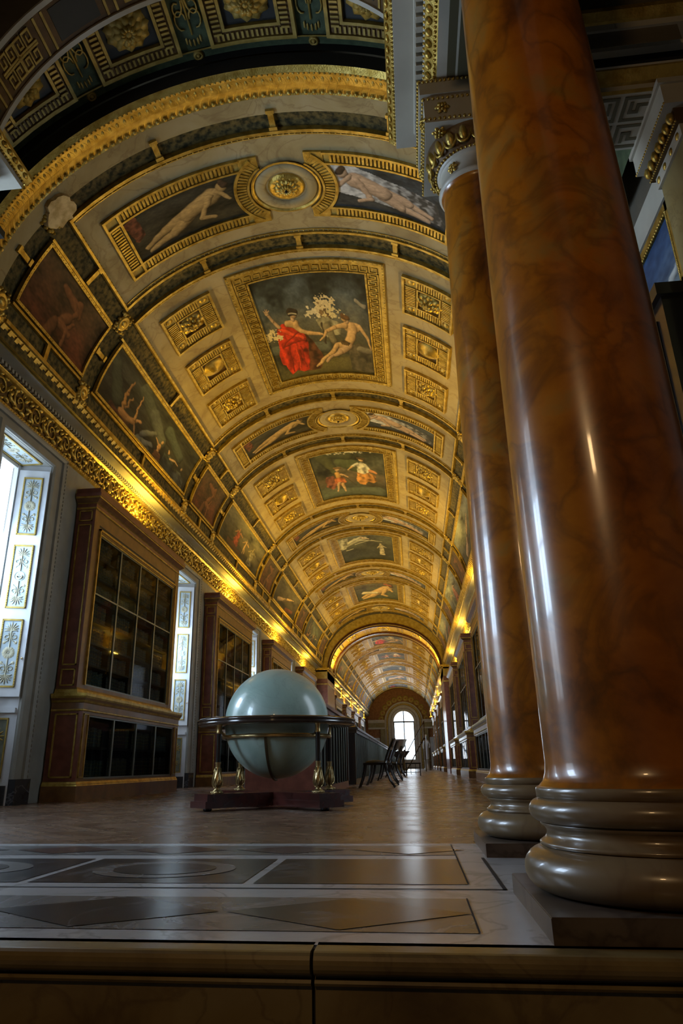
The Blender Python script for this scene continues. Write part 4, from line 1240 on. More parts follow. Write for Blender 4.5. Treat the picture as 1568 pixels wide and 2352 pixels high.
# ---- pictures along the foot of the vault: coloured scenes (wide bays) and red-brown panels (narrow bays)
SC_BG = [[(0, (.055, .06, .045)), (.5, (.05, .05, .04)), (1, (.03, .03, .02))], [(0, (.20, .19, .12)), (.5, (.12, .10, .06)), (1, (.05, .05, .03))], [(0, (.14, .12, .07)), (.5, (.08, .06, .04)), (1, (.03, .03, .02))]]
SC_BGR = [[(0, (.30, .33, .27)), (.5, (.20, .21, .16)), (1, (.07, .08, .05))], [(0, (.26, .28, .22)), (1, (.08, .07, .04))]]
g0 = [('cap', .05, .3, .15, .7, .12, .16, (.05, .06, .04)), ('cap', .30, .15, .45, .35, .16, .12, (.075, .085, .06)), ('cap', .45, .30, .60, .55, .14, .15, (.09, .10, .085)), ('cap', .62, .25, .82, .45, .13, .12, (.06, .075, .06)), ('poly', [(.12, .85), (.3, .92), (.36, .99), (.1, .99)], (.09, .03, .02)),
      ('cap', .215, .80, .195, .42, .050, .036, (.36, .18, .06)), ('cap', .195, .42, .20, .22, .034, .020, (.34, .18, .07)), ('cap', .235, .70, .245, .46, .034, .024, (.26, .14, .06)), ('cap', .215, .84, .29, .84, .085, .075, (.42, .20, .06)), ('cap', .28, .84, .33, .76, .070, .058, (.44, .22, .07)), ('cap', .33, .72, .315, .50, .034, .026, (.46, .25, .09)), ('cap', .315, .50, .305, .26, .024, .016, (.42, .23, .09)), ('cap', .335, .80, .355, .95, .030, .020, (.40, .21, .08)), ('cap', .355, .70, .372, .66, .044, .040, (.44, .24, .10)), ('cap', .372, .74, .40, .80, .050, .060, (.025, .020, .014)),
      ('poly', [(.36, .98), (.40, .86), (.47, .84), (.52, .92), (.50, .99)], (.16, .17, .14)), ('cap', .42, .80, .52, .55, .075, .055, (.13, .135, .12)), ('cap', .46, .92, .53, .80, .065, .05, (.18, .18, .15)),
      ('cap', .585, .98, .60, .70, .038, .044, (.42, .24, .11)), ('cap', .60, .70, .605, .66, .05, .05, (.40, .22, .10)), ('cap', .612, .57, .617, .54, .032, .032, (.42, .26, .12)), ('cap', .60, .66, .55, .60, .022, .016, (.38, .22, .10)), ('poly', [(.57, .80), (.63, .78), (.66, .98), (.56, .99)], (.16, .07, .03)),
      ('poly', [(.66, .66), (.74, .60), (.80, .70), (.84, .98), (.66, .98)], (.045, .055, .05)), ('cap', .70, .58, .705, .55, .034, .032, (.40, .25, .13)), ('cap', .74, .66, .80, .60, .024, .016, (.46, .30, .16)), ('cap', .80, .60, .84, .62, .016, .012, (.46, .30, .16)),
      ('poly', [(.82, .74), (.90, .68), (.96, .80), (.95, .98), (.82, .98)], (.09, .10, .085)), ('cap', .89, .62, .893, .59, .030, .030, (.30, .20, .11))]
g1 = standing(.35, .25, .55, (.36, .17, .07), (.30, .06, .03), 1.8) + standing(.55, .3, .5, (.40, .25, .12), None, 1.8) + [('cap', .2, .85, .5, .9, .1, .1, (.10, .05, .02))] + standing(.75, .3, .6, (.25, .2, .1), (.20, .18, .13), 1.8)
g2 = [('cap', .2, .8, .45, .6, .1, .07, (.42, .28, .16)), ('cap', .4, .7, .6, .4, .08, .06, (.08, .05, .03)), ('cap', .5, .5, .75, .3, .05, .02, (.40, .26, .14)), ('cap', .55, .9, .85, .75, .1, .08, (.22, .06, .03))]
gr = [('cap', .3, .5, .5, .85, .1, .08, (.10, .09, .05)), ('poly', [(.55, .4), (.66, .38), (.72, .9), (.5, .92)], (.36, .08, .03))] + standing(.62, .25, .6, (.40, .27, .15), None, 1.8) + standing(.3, .3, .6, (.38, .25, .12), (.15, .16, .1), 1.8)
gm = lambda c: [('cap', .35, .2, .6, .28, .05, .09, c), ('cap', .6, .2, .66, .34, .08, .05, c), ('cap', .62, .34, .60, .42, .06, .05, c), ('cap', .57, .5, .52, .62, .10, .11, c), ('cap', .66, .5, .60, .66, .035, .03, c), ('cap', .50, .66, .66, .70, .085, .06, c), ('cap', .62, .72, .62, .92, .05, .03, c), ('cap', .45, .72, .42, .95, .09, .12, tuple(x * .7 for x in c))]
REDC = (.22, .085, .03)


def lower_frame(s, y0, y1):
    mb = MB(); u0, u1 = sorted((s * 60.0, s * 78.2))
    frame_band(mb, u0, u1, y0, y1, .8, .045, 0, .055, 0)
    beads(mb, u0 + .4, u1 - .4, y0 + .022, y1 - .022, .052, .012, .06, 0)
    return mb


for s in (-1, 1):
    side = 'left' if s < 0 else 'right'
    # wide scenes
    first = None
    for k, y in enumerate(WIDE):
        v = k % 3 if s < 0 else k % 2
        yc = y + P / 2; org = V(s * 69, yc)
        nm = (['falling nude above grey-clad figures', 'grouped red and tawny figures', 'pale struggling figures'][v] if s < 0 else ['red-draped figures under a pale sky', 'reaching figures under a greenish sky'][v])
        root = thing('vault_scene', 'scene of %s, %s foot of vault, %s from the entrance' % (nm, side, ORD[k]), 'painting', org, 'scenes along the %s foot of the vault' % side)
        if first is None: first = lower_frame(s, y + 1.38, y + P - 1.38).build('frame', [M['gold']], root, org)
        else:
            c = first.copy(); COL.objects.link(c); c.parent = root
        nx, ny = (220, 90) if k == 0 else (110, 50) if k < 4 else (30, 14)
        img = paint(nx, ny, 4.3 if k else 3.2, (SC_BG if s < 0 else SC_BGR)[v], ([g0, g1, g2] if s < 0 else [gr, g2])[v], 41 + k)
        ya, yb = y + 1.41, y + P - 1.41
        fn = (lambda a, b: V(-60.6 - 17.0 * b, ya + (yb - ya) * a, .02)) if s < 0 else (lambda a, b: V(60.6 + 17.0 * b, yb + (ya - yb) * a, .02))
        mb, cc = canvas_mesh(fn, nx, ny, img)
        mb.build('canvas', [M['canvas']], root, org, cc)
    # red-brown panels
    root = None
    img = paint(120, 76, 1.8, [(0, (.13, .08, .035)), (.5, (.13, .055, .022)), (1, (.18, .045, .018))], gm(REDC), 71)
    for k, y in enumerate(BAYS):
        org = V(s * 69, y)
        lab = 'red-brown painting of a winged figure, %s foot of the vault, %s from the entrance' % (side, ORD[k])
        if root is None:
            root = thing('monochrome_painting', lab, 'painting', org, 'red-brown panels along the %s foot of the vault' % side)
            lower_frame(s, y - .94, y + .94).build('frame', [M['gold']], root, org)
            fn = (lambda a, b: V(-60.6 - 17.0 * b, y - .91 + 1.82 * a, .02)) if s < 0 else (lambda a, b: V(60.6 + 17.0 * b, y + .91 - 1.82 * a, .02))
            mb, cc = canvas_mesh(fn, 120, 76, img)
            mb.build('canvas', [M['canvas']], root, org, cc)
        else: dup(root, org, lab)

# ================================================================== WINDOWS AND SHUTTERS
def palmette(mb, T, s, mi=0, n=7):
    """fan of leaves springing from the origin towards +y"""
    for j in range(n):
        a = R(-80 + 160 * j / (n - 1)); L = s * (.6 + .5 * math.cos(a))
        pts = [(L * t * math.sin(a * (.35 + .65 * t)), L * t * math.cos(a * (.35 + .65 * t)), .002) for t in (0, .25, .5, .75, 1)]
        w = .055 * s
        mb.tube(pts, [w * .35, w * .7, w * 1.1, w * 1.3, w * .5], 5, mi, False, T)


def arabesque(mb, T, W, H, style, mi=0):
    """painted ornament centred in a panel W x H; T maps x, y (metres from the panel centre), z"""
    s = min(W, H * .27)
    for f in (1, -1):
        palmette(mb, lambda a, b, c: T(a, f * (H * .30 + b), c), s * .52, mi, 9)
        palmette(mb, lambda a, b, c: T(a, f * (H * .30 - b * .8), c), s * .30, mi, 5)
    for e in (-1, 1):
        for f in (-1, 1):
            c0 = (e * s * .22, f * H * .235)
            pts = [(c0[0] + e * s * .17 * (1 - t / 9) * math.cos(t + 2.2), c0[1] + f * s * .17 * (1 - t / 9) * math.sin(t + 2.2), .003) for t in [j * .5 for j in range(13)]]
            mb.tube(pts, s * .026, 4, mi, False, T)
            pts = [(c0[0] + e * s * .17 * math.cos(2.2), c0[1] + f * s * .17 * math.sin(2.2), .003), (e * s * .05, f * (H * .235 - s * .02), .003), (e * s * .12, f * (H * .235 - s * .22), .003), (e * s * .26, f * (H * .235 - s * .3), .003)]
            mb.tube(pts, s * .022, 4, mi, False, T)
            mb.ball((e * s * .30, f * (H * .235 - s * .32), 0), (.03 * s / .3, .03 * s / .3, .005), 6, 2, mi, T, True)
    mb.tube([(0, -H * .36, .003), (0, -s * .3, .003)], .008, 4, mi, False, T); mb.tube([(0, s * .3, .003), (0, H * .36, .003)], .008, 4, mi, False, T)
    if style == 0:
        for j in range(12):
            a = 2 * math.pi * j / 12; mb.ball((s * .2 * math.cos(a), s * .2 * math.sin(a), 0), (.035, .035, .006), 5, 2, mi, T, True)
        mb.lathe([(s * .08, 0), (s * .1, .006), (s * .12, 0)], 14, (0, 0, 0), mi, T); mb.ball((0, 0, 0), (s * .05, s * .05, .006), 8, 2, mi, T, True)
    else:
        mb.lathe([(s * .26, 0), (s * .275, .006), (s * .29, 0)], 20, (0, 0, 0), mi, T)
        if style == 1:        # crescent and bow
            mb.tube([(s * .15 * math.cos(t), s * .15 * math.sin(t), .004) for t in [math.pi * (1.0 + k / 10) for k in range(11)]], .014, 4, mi, False, T)
            mb.tube([(-s * .13, s * .05, .004), (0, -s * .02, .004), (s * .13, s * .1, .004)], .009, 4, mi, False, T)
        else:                 # the letter H
            for e in (-1, 1): mb.box(e * s * .12 - .012, e * s * .12 + .012, -s * .16, s * .16, 0, .006, T, 1, mi)
            mb.box(-s * .12, s * .12, -.012, .012, 0, .006, T, 1, mi)
            for e in (-1, 1):
                for f in (-1, 1): mb.box(e * s * .12 - .03, e * s * .12 + .03, f * s * .16 - .007, f * s * .16 + .007, 0, .006, T, 1, mi)


def shutter(root, c, side, style):
    """three panelled folded shutter against the splayed reveal; side +1 is the far reveal"""
    y0, y1 = c + side * .655, c + side * .53
    x0, x1 = XW - .0, XW - .385
    d = Vector((x1 - x0, y1 - y0, 0)); L = d.length; d.normalize()
    nrm = Vector((d.y, -d.x, 0))
    if nrm.y * side > 0: nrm = -nrm
    org = Vector((x0, y0, 0)) + nrm * .012

    def T(x, z, w): return tuple(org + d * x + nrm * w + Vector((0, 0, z)))
    o = (x0, c, 0)
    mb = MB(); mb.box(.0, L, 1.25, 4.31, 0, .035, T)
    leaf = mb.build('leaf', [M['white_paint']], root, o)
    for (z0, z1, st) in ((1.36, 2.22, 0), (2.36, 3.22, style), (3.36, 4.2, 0)):
        mb = MB(); a, b = .075, L - .075
        mb.box(a, b, z0, z1, .035, .040, T)
        p = mb.build('panel', [M['blue_panel']], root, o)
        mb = MB()
        for q in ((a, b, z0, z0 + .022), (a, b, z1 - .022, z1), (a, a + .018, z0, z1), (b - .018, b, z0, z1)): mb.box(*q, .035, .052, T)
        for k in range(28):
            z = z0 + .012 + (z1 - z0 - .024) * k / 27
            for x in (a + .009, b - .009): mb.ball((x, z, .05), .008, 4, 2, 0, T, True)
        mb.build('moulding', [M['gold_flat']], p, o)
        mb = MB(); arabesque(mb, lambda x, y, w: T((a + b) / 2 + x, (z0 + z1) / 2 + y, .041 + w), b - a, z1 - z0, st)
        mb.build('arabesque', [M['ornament']], p, o)
    mb = MB(); mb.ball((L * 0 + .03, 1.72, .05), .014, 8, 5, 0, T)
    mb.build('knob', [M['bronze']], root, o)


def window_parts(c, first):
    """sash, glazing and reveal trim of the left windows; returns structure root"""
    o = (XW, c, 0)
    mb = MB(); hg = .52
    X0, X1 = XW - .44, XW - .38
    for y in (-hg, hg): mb.box(X0, X1, c + min(y, y * .88), c + max(y, y * .88), 1.22, 4.4, None)
    mb.box(X0, X1, c - .03, c + .03, 1.22, 4.4, None)
    for z in (1.22, 2.62, 4.33): mb.box(X0, X1 - .01, c - hg, c + hg, z, z + (.07 if z in (1.22, 4.33) else .035), None)
    return mb, o


TRIM_PROF = [(.665, .0), (.665, .03), (.70, .05), (.78, .05), (.80, .03), (.90, .03), (.91, .06), (.96, .075), (1.0, .075), (1.01, .055), (1.035, .055), (1.035, 0)]


def window_trim(c, X=XW):
    """moulded architrave round the reveal"""
    mb = MB()
    for i in range(len(TRIM_PROF) - 1):
        (h0, d0), (h1, d1) = TRIM_PROF[i], TRIM_PROF[i + 1]
        def row(h, d): return [(X + d, c - h, .29), (X + d, c - h, 4.4 + (h - .66) * .64), (X + d, c + h, 4.4 + (h - .66) * .64), (X + d, c + h, .29)]
        mb.sweep([(h0, d0), (h1, d1)], row, 0)
    for k in range(72):
        z = .32 + k * .06
        for s in (-1, 1): mb.ball((X + .078, c + s * .975, z), (.012, .016, .022), 5, 3, 0)
    for s in (-1, 1): mb.box(X, X + .09, *sorted((c + s * .66, c + s * 1.04)), 0, .29, None, mi=1)
    # soffit panel
    S = lambda x, y, w: (X - .03 - x, c + y, 4.398 - w)
    mb.box(.04, .34, -.5, .5, 0, .006, S, 1, 2)
    for q in ((.04, .34, -.52, -.49), (.04, .34, .49, .52), (.03, .055, -.52, .52), (.325, .35, -.52, .52)): mb.box(*q, 0, .016, S, 1, 3)
    arabesque(mb, lambda x, y, w: S(.19 + x, y, .006 + w), .27, .95, 0, 4)
    # dado panels on both reveals
    for s in (-1, 1):
        Rv = lambda x, z, w: (X - .02 - x * .93, c + s * (.65 - x * .31 - w), z)
        mb.box(.0, .40, 1.06, 1.12, 0, .03, Rv, 1, 5)
        mb.box(.07, .36, .30, 1.0, 0, .006, Rv, 1, 6)
        for q in ((.07, .36, .30, .32), (.07, .36, .98, 1.0), (.07, .085, .3, 1.0), (.345, .36, .3, 1.0)): mb.box(*q, 0, .015, Rv, 1, 3)
        palmette(mb, lambda a, b, w: Rv(.215 + a, .72 + b, .007 + w), .16, 3, 9)
        palmette(mb, lambda a, b, w: Rv(.215 + a, .55 - b, .007 + w), .14, 3, 9)
        mb.box(.0, .42, .0, .22, 0, .02, Rv, 1, 1)
    return mb


TM = [M['grey_paint'], M['floor_black'], M['blue_panel'], M['gold_flat'], M['ornament'], M['white_paint'], M['green_panel']]
tm0 = None
sh0 = {}
for i, c in enumerate(win_centres[:7]):
    if tm0 is None:
        tm0 = window_trim(c).build('window_2', TM, None, (XW, c, 0)); tag(tm0, kind='structure')
        mb, o = window_parts(c, True); sash0 = mb.build('sash', [M['white_paint']], tm0, o)
        g = MB(); g.poly([(XW - .41, c - .5, 1.25), (XW - .41, c + .5, 1.25), (XW - .41, c + .5, 4.38), (XW - .41, c - .5, 4.38)])
        g.build('pane', [M['window_glass']], tm0, o)
    else:
        w = copy_tree(tm0); w.location = (XW, c, 0); w.name = 'window_%d' % (i + 2)
    for s in (-1, 1):
        if i > 3 and s < 0: continue
        lab = 'white shutter with gilt arabesques folded on the %s reveal of the %s window' % ('far' if s > 0 else 'near', ORD[i])
        if i == 0 or (i == 1 and s > 0):
            r_ = thing('window_shutter', lab, 'shutter', (XW, c, 0), 'shutters of the left hand windows')
            shutter(r_, c, s, 1 if i == 0 else 2); sh0[(min(i, 1), s)] = r_
        else: dup(sh0[(1 if s > 0 else 0, s)], (XW, c, 0), lab)

# ================================================================== BOOKCASES
BX = BC0 + BCL / 2
D0 = .453                       # depth of the lower case
BM = [M['mahogany'], M['oak'], M['gold'], M['interior'], M['shelf']]


XB = XW + .022


def BT(x, y, z): return (XB + x, BX + y, z)      # x out of the wall, y along the wall from the middle


def bbox(mb, x0, x1, y0, y1, z0, z1, mi=0): mb.box(XB + x0, XB + x1, BX + y0, BX + y1, z0, z1, None, mi=mi)


HL = BCL / 2


def ends(mb, z0, z1, hy, depth, mi):
    for e in (-1, 1):
        y = e * (HL - hy + .002); mb.poly([BT(0, y, z0), BT(depth, y, z0), BT(depth, y, z1), BT(0, y, z1)], mi)


def ringprof(mb, prof, mis, hy=0.0, dx=0.0):
    """moulding that runs round the two ends and the front: prof (projection, z)"""
    def path(p, z): return [BT(0, -HL + hy - p, z), BT(D0 - dx + p, -HL + hy - p, z), BT(D0 - dx + p, HL - hy + p, z), BT(0, HL - hy + p, z)]
    mb.sweep(prof, path, mis)


def panel(mb, axis, a0, a1, z0, z1, pos, out, mi=2, w=.022):
    """raised gilt moulding frame on a side face (axis 'x': runs along x at y=pos) or the front (axis 'y')"""
    for q in ((a0, a1, z0, z0 + w), (a0, a1, z1 - w, z1), (a0, a0 + w, z0, z1), (a1 - w, a1, z0, z1)):
        if axis == 'x': bbox(mb, q[0], q[1], min(pos, pos + out * .016), max(pos, pos + out * .016), q[2], q[3], mi)
        else: bbox(mb, pos, pos + .014, *q, mi)


bc = thing('bookcase', 'tall glazed mahogany bookcase nearest on the left wall, before the second window', 'bookcase', (XB, BX, 0), 'glazed bookcases along the gallery walls')
bo = (XB, BX, 0)
UX, UI = .30, .06              # upper case depth and end inset
# lower case: plinth, ends, rails
mb = MB()
ringprof(mb, [(.035, 0), (.035, .19), (.03, .20), (.03, .21), (.018, .225), (.012, .24), (0, .25)], [1, 2, 2, 2, 2, 1, 0])
ends(mb, .25, 1.15, 0, D0, 0)
for (ya, yb) in ((-HL, -HL + .24), (HL - .24, HL)): bbox(mb, .03, D0, ya, yb, .0, 1.2, 1)
bbox(mb, D0 - .06, D0 - .004, -HL, HL, .02, .27, 1); bbox(mb, D0 - .06, D0 - .004, -HL, HL, 1.09, 1.22, 1)
bbox(mb, .02, .05, -HL + .01, HL - .01, 0, 1.25, 3); bbox(mb, .02, D0 - .07, -HL + .05, HL - .05, .2, .265, 4); bbox(mb, .05, D0 - .1, -HL + .2, HL - .2, .66, .69, 4)
for y in (-.93, 0, .93): bbox(mb, .05, D0 - .09, y - .015, y + .015, .2, 1.2, 3)
for e in (-1, 1):
    panel(mb, 'x', .07, D0 - .06, .29, 1.10, e * HL, e, 2, .02)
    panel(mb, 'y', *sorted((e * (HL - .04), e * (HL - .20))), .29, 1.10, D0, 1, 2, .014)
mb.build('lower_case', BM, bc, bo)
# ledge between the two stages
mb = MB()
ringprof(mb, [(.004, 1.13), (.012, 1.14), (.012, 1.155), (.005, 1.16), (.005, 1.235), (.012, 1.245), (.03, 1.27), (.045, 1.30), (.055, 1.325), (.055, 1.36), (-.16, 1.362)], [2, 2, 1, 1, 1, 2, 1, 2, 2, 1, 1])
mb.build('ledge', BM, bc, bo)
# upper case
mb = MB()
dxu = D0 - UX
ringprof(mb, [(.035, 1.36), (.035, 1.385), (.028, 1.39), (.02, 1.42), (.015, 1.425), (0, 1.45)], [2, 2, 2, 2, 1, 0], UI, dxu)
ends(mb, 1.45, 4.08, UI, UX, 0)
for (ya, yb) in ((-HL + UI, -HL + UI + .19), (HL - UI - .19, HL - UI)): bbox(mb, .03, UX, ya, yb, 1.36, 4.1, 1)
bbox(mb, UX - .06, UX - .003, -HL + UI + .003, HL - UI - .003, 1.362, 1.50, 1); bbox(mb, UX - .06, UX - .003, -HL + UI + .003, HL - UI - .003, 3.80, 4.09, 1)
bbox(mb, .02, .04, -HL + UI + .01, HL - UI - .01, 1.3, 4.1, 3)
for y in (-.93, 0, .93): bbox(mb, .04, UX - .07, y - .012, y + .012, 1.4, 3.9, 3)
ZS = [1.50 + k * (3.74 - 1.50) / 7 for k in range(8)]
for z in ZS[1:7]: bbox(mb, .04, UX - .07, -HL + .2, HL - .2, z - .028, z, 4)
bbox(mb, .04, UX - .07, -HL + .2, HL - .2, 1.46, 1.50, 4)
for e in (-1, 1):
    yy = e * (HL - UI)
    for (z0, z1) in ((1.47, 1.70), (1.75, 3.82), (3.87, 4.04)): panel(mb, 'x', .05, UX - .04, z0, z1, yy, e, 2, .018)
# stepped gilt frame of the doorway
ya, yb = -HL + UI + .19, HL - UI - .19
for k, (w, x, m_) in enumerate(((.03, .03, 2), (.03, .018, 1), (.025, .008, 2))):
    o_ = sum((.03, .03, .025)[:k])
    for q in ((ya + o_, yb - o_, 3.80 - o_ - w, 3.80 - o_), (ya + o_, ya + o_ + w, 1.50, 3.80 - o_), (yb - o_ - w, yb - o_, 1.50, 3.80 - o_)): bbox(mb, UX - .05, UX + x, *q, m_)
bbox(mb, .03, UX, ya, yb, 3.83, 3.86, 3)
mb.build('upper_case', BM, bc, bo)
mb = MB()
ringprof(mb, [(.004, 4.06), (.015, 4.07), (.015, 4.09), (.005, 4.095), (.005, 4.15), (.02, 4.16), (.055, 4.19), (.09, 4.215), (.09, 4.235), (.10, 4.24), (.105, 4.29), (.08, 4.30), (.08, 4.37), (.0, 4.375), (-.25, 4.376)], [2, 2, 0, 0, 2, 1, 1, 2, 2, 0, 2, 0, 2, 1, 1], UI, dxu)
mb.build('cornice', BM, bc, bo)
# glazed doors
YD0, YD1 = -HL + UI + .275, HL - UI - .275
YL0, YL1 = -HL + .25, HL - .25
for (a0, a1, z0, z1, xf, rail) in ((YD0, YD1, 1.50, 3.72, UX - .02, 2.83), (YL0, YL1, .27, 1.09, D0 - .03, None)):
    n = 4; w = (a1 - a0) / n
    for k in range(n):
        p0, p1 = a0 + k * w, a0 + (k + 1) * w
        mb = MB(); s = .022
        for q in ((p0, p0 + s, z0, z1), (p1 - s, p1, z0, z1), (p0, p1, z0, z0 + s), (p0, p1, z1 - s, z1)) + (((p0, p1, rail - .012, rail + .012),) if rail else ()):
            bbox(mb, xf - .02, xf + .012, *q)
        d = mb.build('door', [M['mullion']], bc, bo)
        mb = MB(); mb.poly([BT(xf, p0, z0), BT(xf, p1, z0), BT(xf, p1, z1), BT(xf, p0, z1)])
        mb.build('pane', [M['glass']], d, bo)

places = []
for k in range(4): places += [(-1, BC0 + P * k + HL, k), (1, BC0 + P * k + HL, k)]
for k in range(4): places += [(-1, M1 + 2.18 + P * k + HL, 4 + k), (1, M1 + 2.18 + P * k + HL, 4 + k)]
for (s, y, k) in places:
    if s < 0 and k == 0: continue
    X = XB if s < 0 else mx(XB) - .18
    lab = 'tall glazed mahogany bookcase on the %s wall, %s from the entrance%s' % ('left' if s < 0 else 'right', ORD[k], ', past the arch' if k > 3 else '')
    dup(bc, (X, y, 0), lab, 0 if s < 0 else math.pi)

# books of the nearest bookcase: one object each
rs = random.Random(11)
book_me = []
for bm in BOOKS:
    mb = MB()
    # a bound book standing upright: rounded spine with raised bands, boards, page block
    for (x0, x1, y0, y1, z0, z1, mi) in ((-.5, .38, -.5, -.42, 0, 1, 0), (-.5, .38, .42, .5, 0, 1, 0), (-.5, .33, -.42, .42, .012, .985, 1)): mb.box(x0, x1, y0, y1, z0, z1, None, mi=mi)
    mb.grid(lambda a, b: (.38 + .12 * math.sin(math.pi * a), -.5 + a, b), 6, 1, 0, True)
    for z in (.2, .4, .6, .8): mb.box(.42, .51, -.34, .34, z - .008, z + .008, None, mi=2)
    o = mb.build('book', [bm, M['stone'], M['gold_flat']])
    book_me.append(o.data); bpy.data.objects.remove(o)
ROW = ['top', 'second', 'third', 'fourth', 'fifth', 'sixth', 'lowest']
cells = []
for r_ in range(7):
    for c in range(4): cells.append((ZS[6 - r_], ZS[7 - r_] - ZS[6 - r_], YD0 + c * (YD1 - YD0) / 4, (YD1 - YD0) / 4, UX - .09, '%s shelf of the upper case' % ROW[r_], ORD[c]))
for r_ in range(2):
    for c in range(4): cells.append(((.69, .265)[r_], (.38, .38)[r_], YL0 + c * (YL1 - YL0) / 4, (YL1 - YL0) / 4, D0 - .11, '%s shelf of the low cupboard' % ('upper', 'lower')[r_], ORD[c]))


def row_of_books(cell, rnd, nb):
    """list of (y, width, height, depth, which)"""
    z, h, y0, w, xf, *_ = cell
    out = []; y = y0 + .04; base = rnd.randrange(5); hh = h * rnd.uniform(.62, .84)
    fill = w - .08 - rnd.choice((0, 0, .05, .16))
    t = fill / nb
    for i in range(nb):
        ww = t * rnd.uniform(.86, 1.0)
        out.append((y + t / 2, ww, hh * rnd.uniform(.93, 1.05), rnd.uniform(.17, .20), base if rnd.random() < .75 else rnd.randrange(5)))
        y += t
    return out


for cell in cells:
    for (y, ww, hh, dd, q) in row_of_books(cell, rs, 8):
        o = bpy.data.objects.new('book', book_me[q]); COL.objects.link(o)
        o.location = BT(cell[4] - dd * .5, y, cell[0] + .002); o.scale = (dd, ww, hh)
        tag(o, 'dim leather book in the %s bay, %s, nearest left bookcase' % (cell[6], cell[5]), 'book', 'books on the %s, %s bay' % (cell[5], cell[6]), 'thing')
# the books of the farther bookcases
mb = MB(); rs = random.Random(23)
for (s, y, k) in places:
    if (s < 0 and k == 0) or k > 5: continue
    for cell in cells:
        for (yy, ww, hh, dd, q) in row_of_books(cell, rs, 9 if k < 3 else 5):
            x1 = cell[4]; x0 = x1 - dd
            if s < 0: a, b = XB + x0, XB + x1
            else: a, b = mx(XB + x1) - .18, mx(XB + x0) - .18
            mb.box(a, b, y + s * -1 * yy - ww / 2, y + s * -1 * yy + ww / 2, cell[0], cell[0] + hh, None, mi=q, bottom=False)
o = mb.build('shelved_books', BOOKS)
tag(o, 'rows of dark leather books behind glass in all the farther bookcases', 'books', None, 'stuff')

# ================================================================== COLUMNS
def column(name_label, x, y):
    r = thing('marble_column', name_label, 'column', (x, y, 0), 'amber marble columns with gilt capitals')
    o = (x, y, 0)
    mb = MB(); mb.box(x - .385, x + .385, y - .385, y + .385, 0, .055, None); mb.box(x - .383, x + .383, y - .383, y + .383, .055, .058, None)
    mb.build('plinth', [M['plinth']], r, o)
    pr = [(.30, .058)]
    for k in range(13):
        t = -math.pi / 2 + math.pi * k / 12; pr.append((.318 + .066 * math.cos(t), .118 + .058 * math.sin(t)))
    pr += [(.332, .178), (.332, .186), (.326, .19), (.315, .198), (.309, .208), (.309, .216), (.315, .226), (.325, .232), (.325, .238)]
    for k in range(11):
        t = -math.pi / 2 + math.pi * k / 10; pr.append((.318 + .036 * math.cos(t), .271 + .033 * math.sin(t)))
    pr += [(.328, .306), (.328, .33), (.324, .334)]
    mb = MB(); mb.lathe(pr, 72, (x, y, 0))
    mb.build('base', [M['amber_grey']], r, o)
    pr = [(.324, .334), (.318, .336), (.304, .35), (.296, .372), (.292, .40)]
    for k in range(1, 25):
        t = k / 24; z = .40 + (4.16 - .40) * t
        pr.append((.292 - .045 * t ** 1.7, z))
    pr += [(.25, 4.175), (.262, 4.19)]
    mb = MB(); mb.lathe(pr, 72, (x, y, 0)); mb.build('shaft', [M['amber']], r, o)
    cap = MB()
    cap.lathe([(.262, 4.19), (.275, 4.20), (.28, 4.215), (.275, 4.23), (.255, 4.235), (.255, 4.37), (.262, 4.375), (.28, 4.385), (.28, 4.40), (.285, 4.405)], 48, (x, y, 0), 0)
    cap.lathe([(.285, 4.405), (.30, 4.43), (.325, 4.47), (.345, 4.53), (.35, 4.56)], 48, (x, y, 0), 1)
    cap.box(x - .36, x + .36, y - .36, y + .36, 4.56, 4.80, None, mi=0); cap.box(x - .385, x + .385, y - .385, y + .385, 4.80, 4.94, None, mi=0)
    c = cap.build('capital', [M['entab'], M['gold_dark']], r, o)
    mb = MB()
    for k in range(20):
        a = 2 * math.pi * k / 20; ca, sa = math.cos(a), math.sin(a)
        T = lambda u, v, w: (x + (.318 + w) * ca - u * sa, y + (.318 + w) * sa + u * ca, 4.485 + v + w * .6)
        mb.ball((0, 0, 0), (.034, .062, .038), 8, 5, 0, T)
        mb.tube([(.05 * math.sin(t), -.075 * math.cos(t), .005) for t in [-2.3 + 4.6 * j / 10 for j in range(11)]], .009, 4, 0, False, T)
    for k in range(60):
        a = 2 * math.pi * k / 60; mb.ball((x + .288 * math.cos(a), y + .288 * math.sin(a), 4.393), .012, 5, 3, 0)
    for k in range(12):
        a = 2 * math.pi * (k + .5) / 12; ca, sa = math.cos(a), math.sin(a)
        T = lambda u, v, w: (x + (.255 + w) * ca - u * sa, y + (.255 + w) * sa + u * ca, 4.30 + v)
        if k % 2: rosette(mb, T, .045, .025, 2, 0, 6)
    mb.build('egg_and_dart', [M['gold']], c, o)
    mb = MB()
    for e in (-1, 1):
        for k in range(26):
            t = -.385 + .77 * k / 25; mb.ball((x + t, y + e * .388, 4.92), .015, 5, 3, 0); mb.ball((x + e * .388, y + t, 4.92), .015, 5, 3, 0)
    mb.build('bead_moulding', [M['gold']], c, o)
    for z in (4.585, 4.775):
        mb = MB()
        for e in (-1, 1):
            for k in range(22):
                t = -.36 + .72 * k / 21
                mb.ball((x + t, y + e * .365, z), .013, 5, 3, 0); mb.ball((x + e * .365, y + t, z), .013, 5, 3, 0)
        mb.build('bead_moulding', [M['gold']], c, o)
    for e in (-1, 1):
        for f in (-.26, .26):
            for fn in (lambda u, v, w: (x + f + u, y + e * .27 + v, 4.555 - w), lambda u, v, w: (x + e * (.362 + w), y + f * .9 + u, 4.68 + v), lambda u, v, w: (x + f * .9 + u, y + e * (.362 + w), 4.68 + v)):
                mb = MB(); rosette(mb, fn, .055, .03, 2, 0, 6); mb.build('rosette', [M['gold']], c, o)
    return r


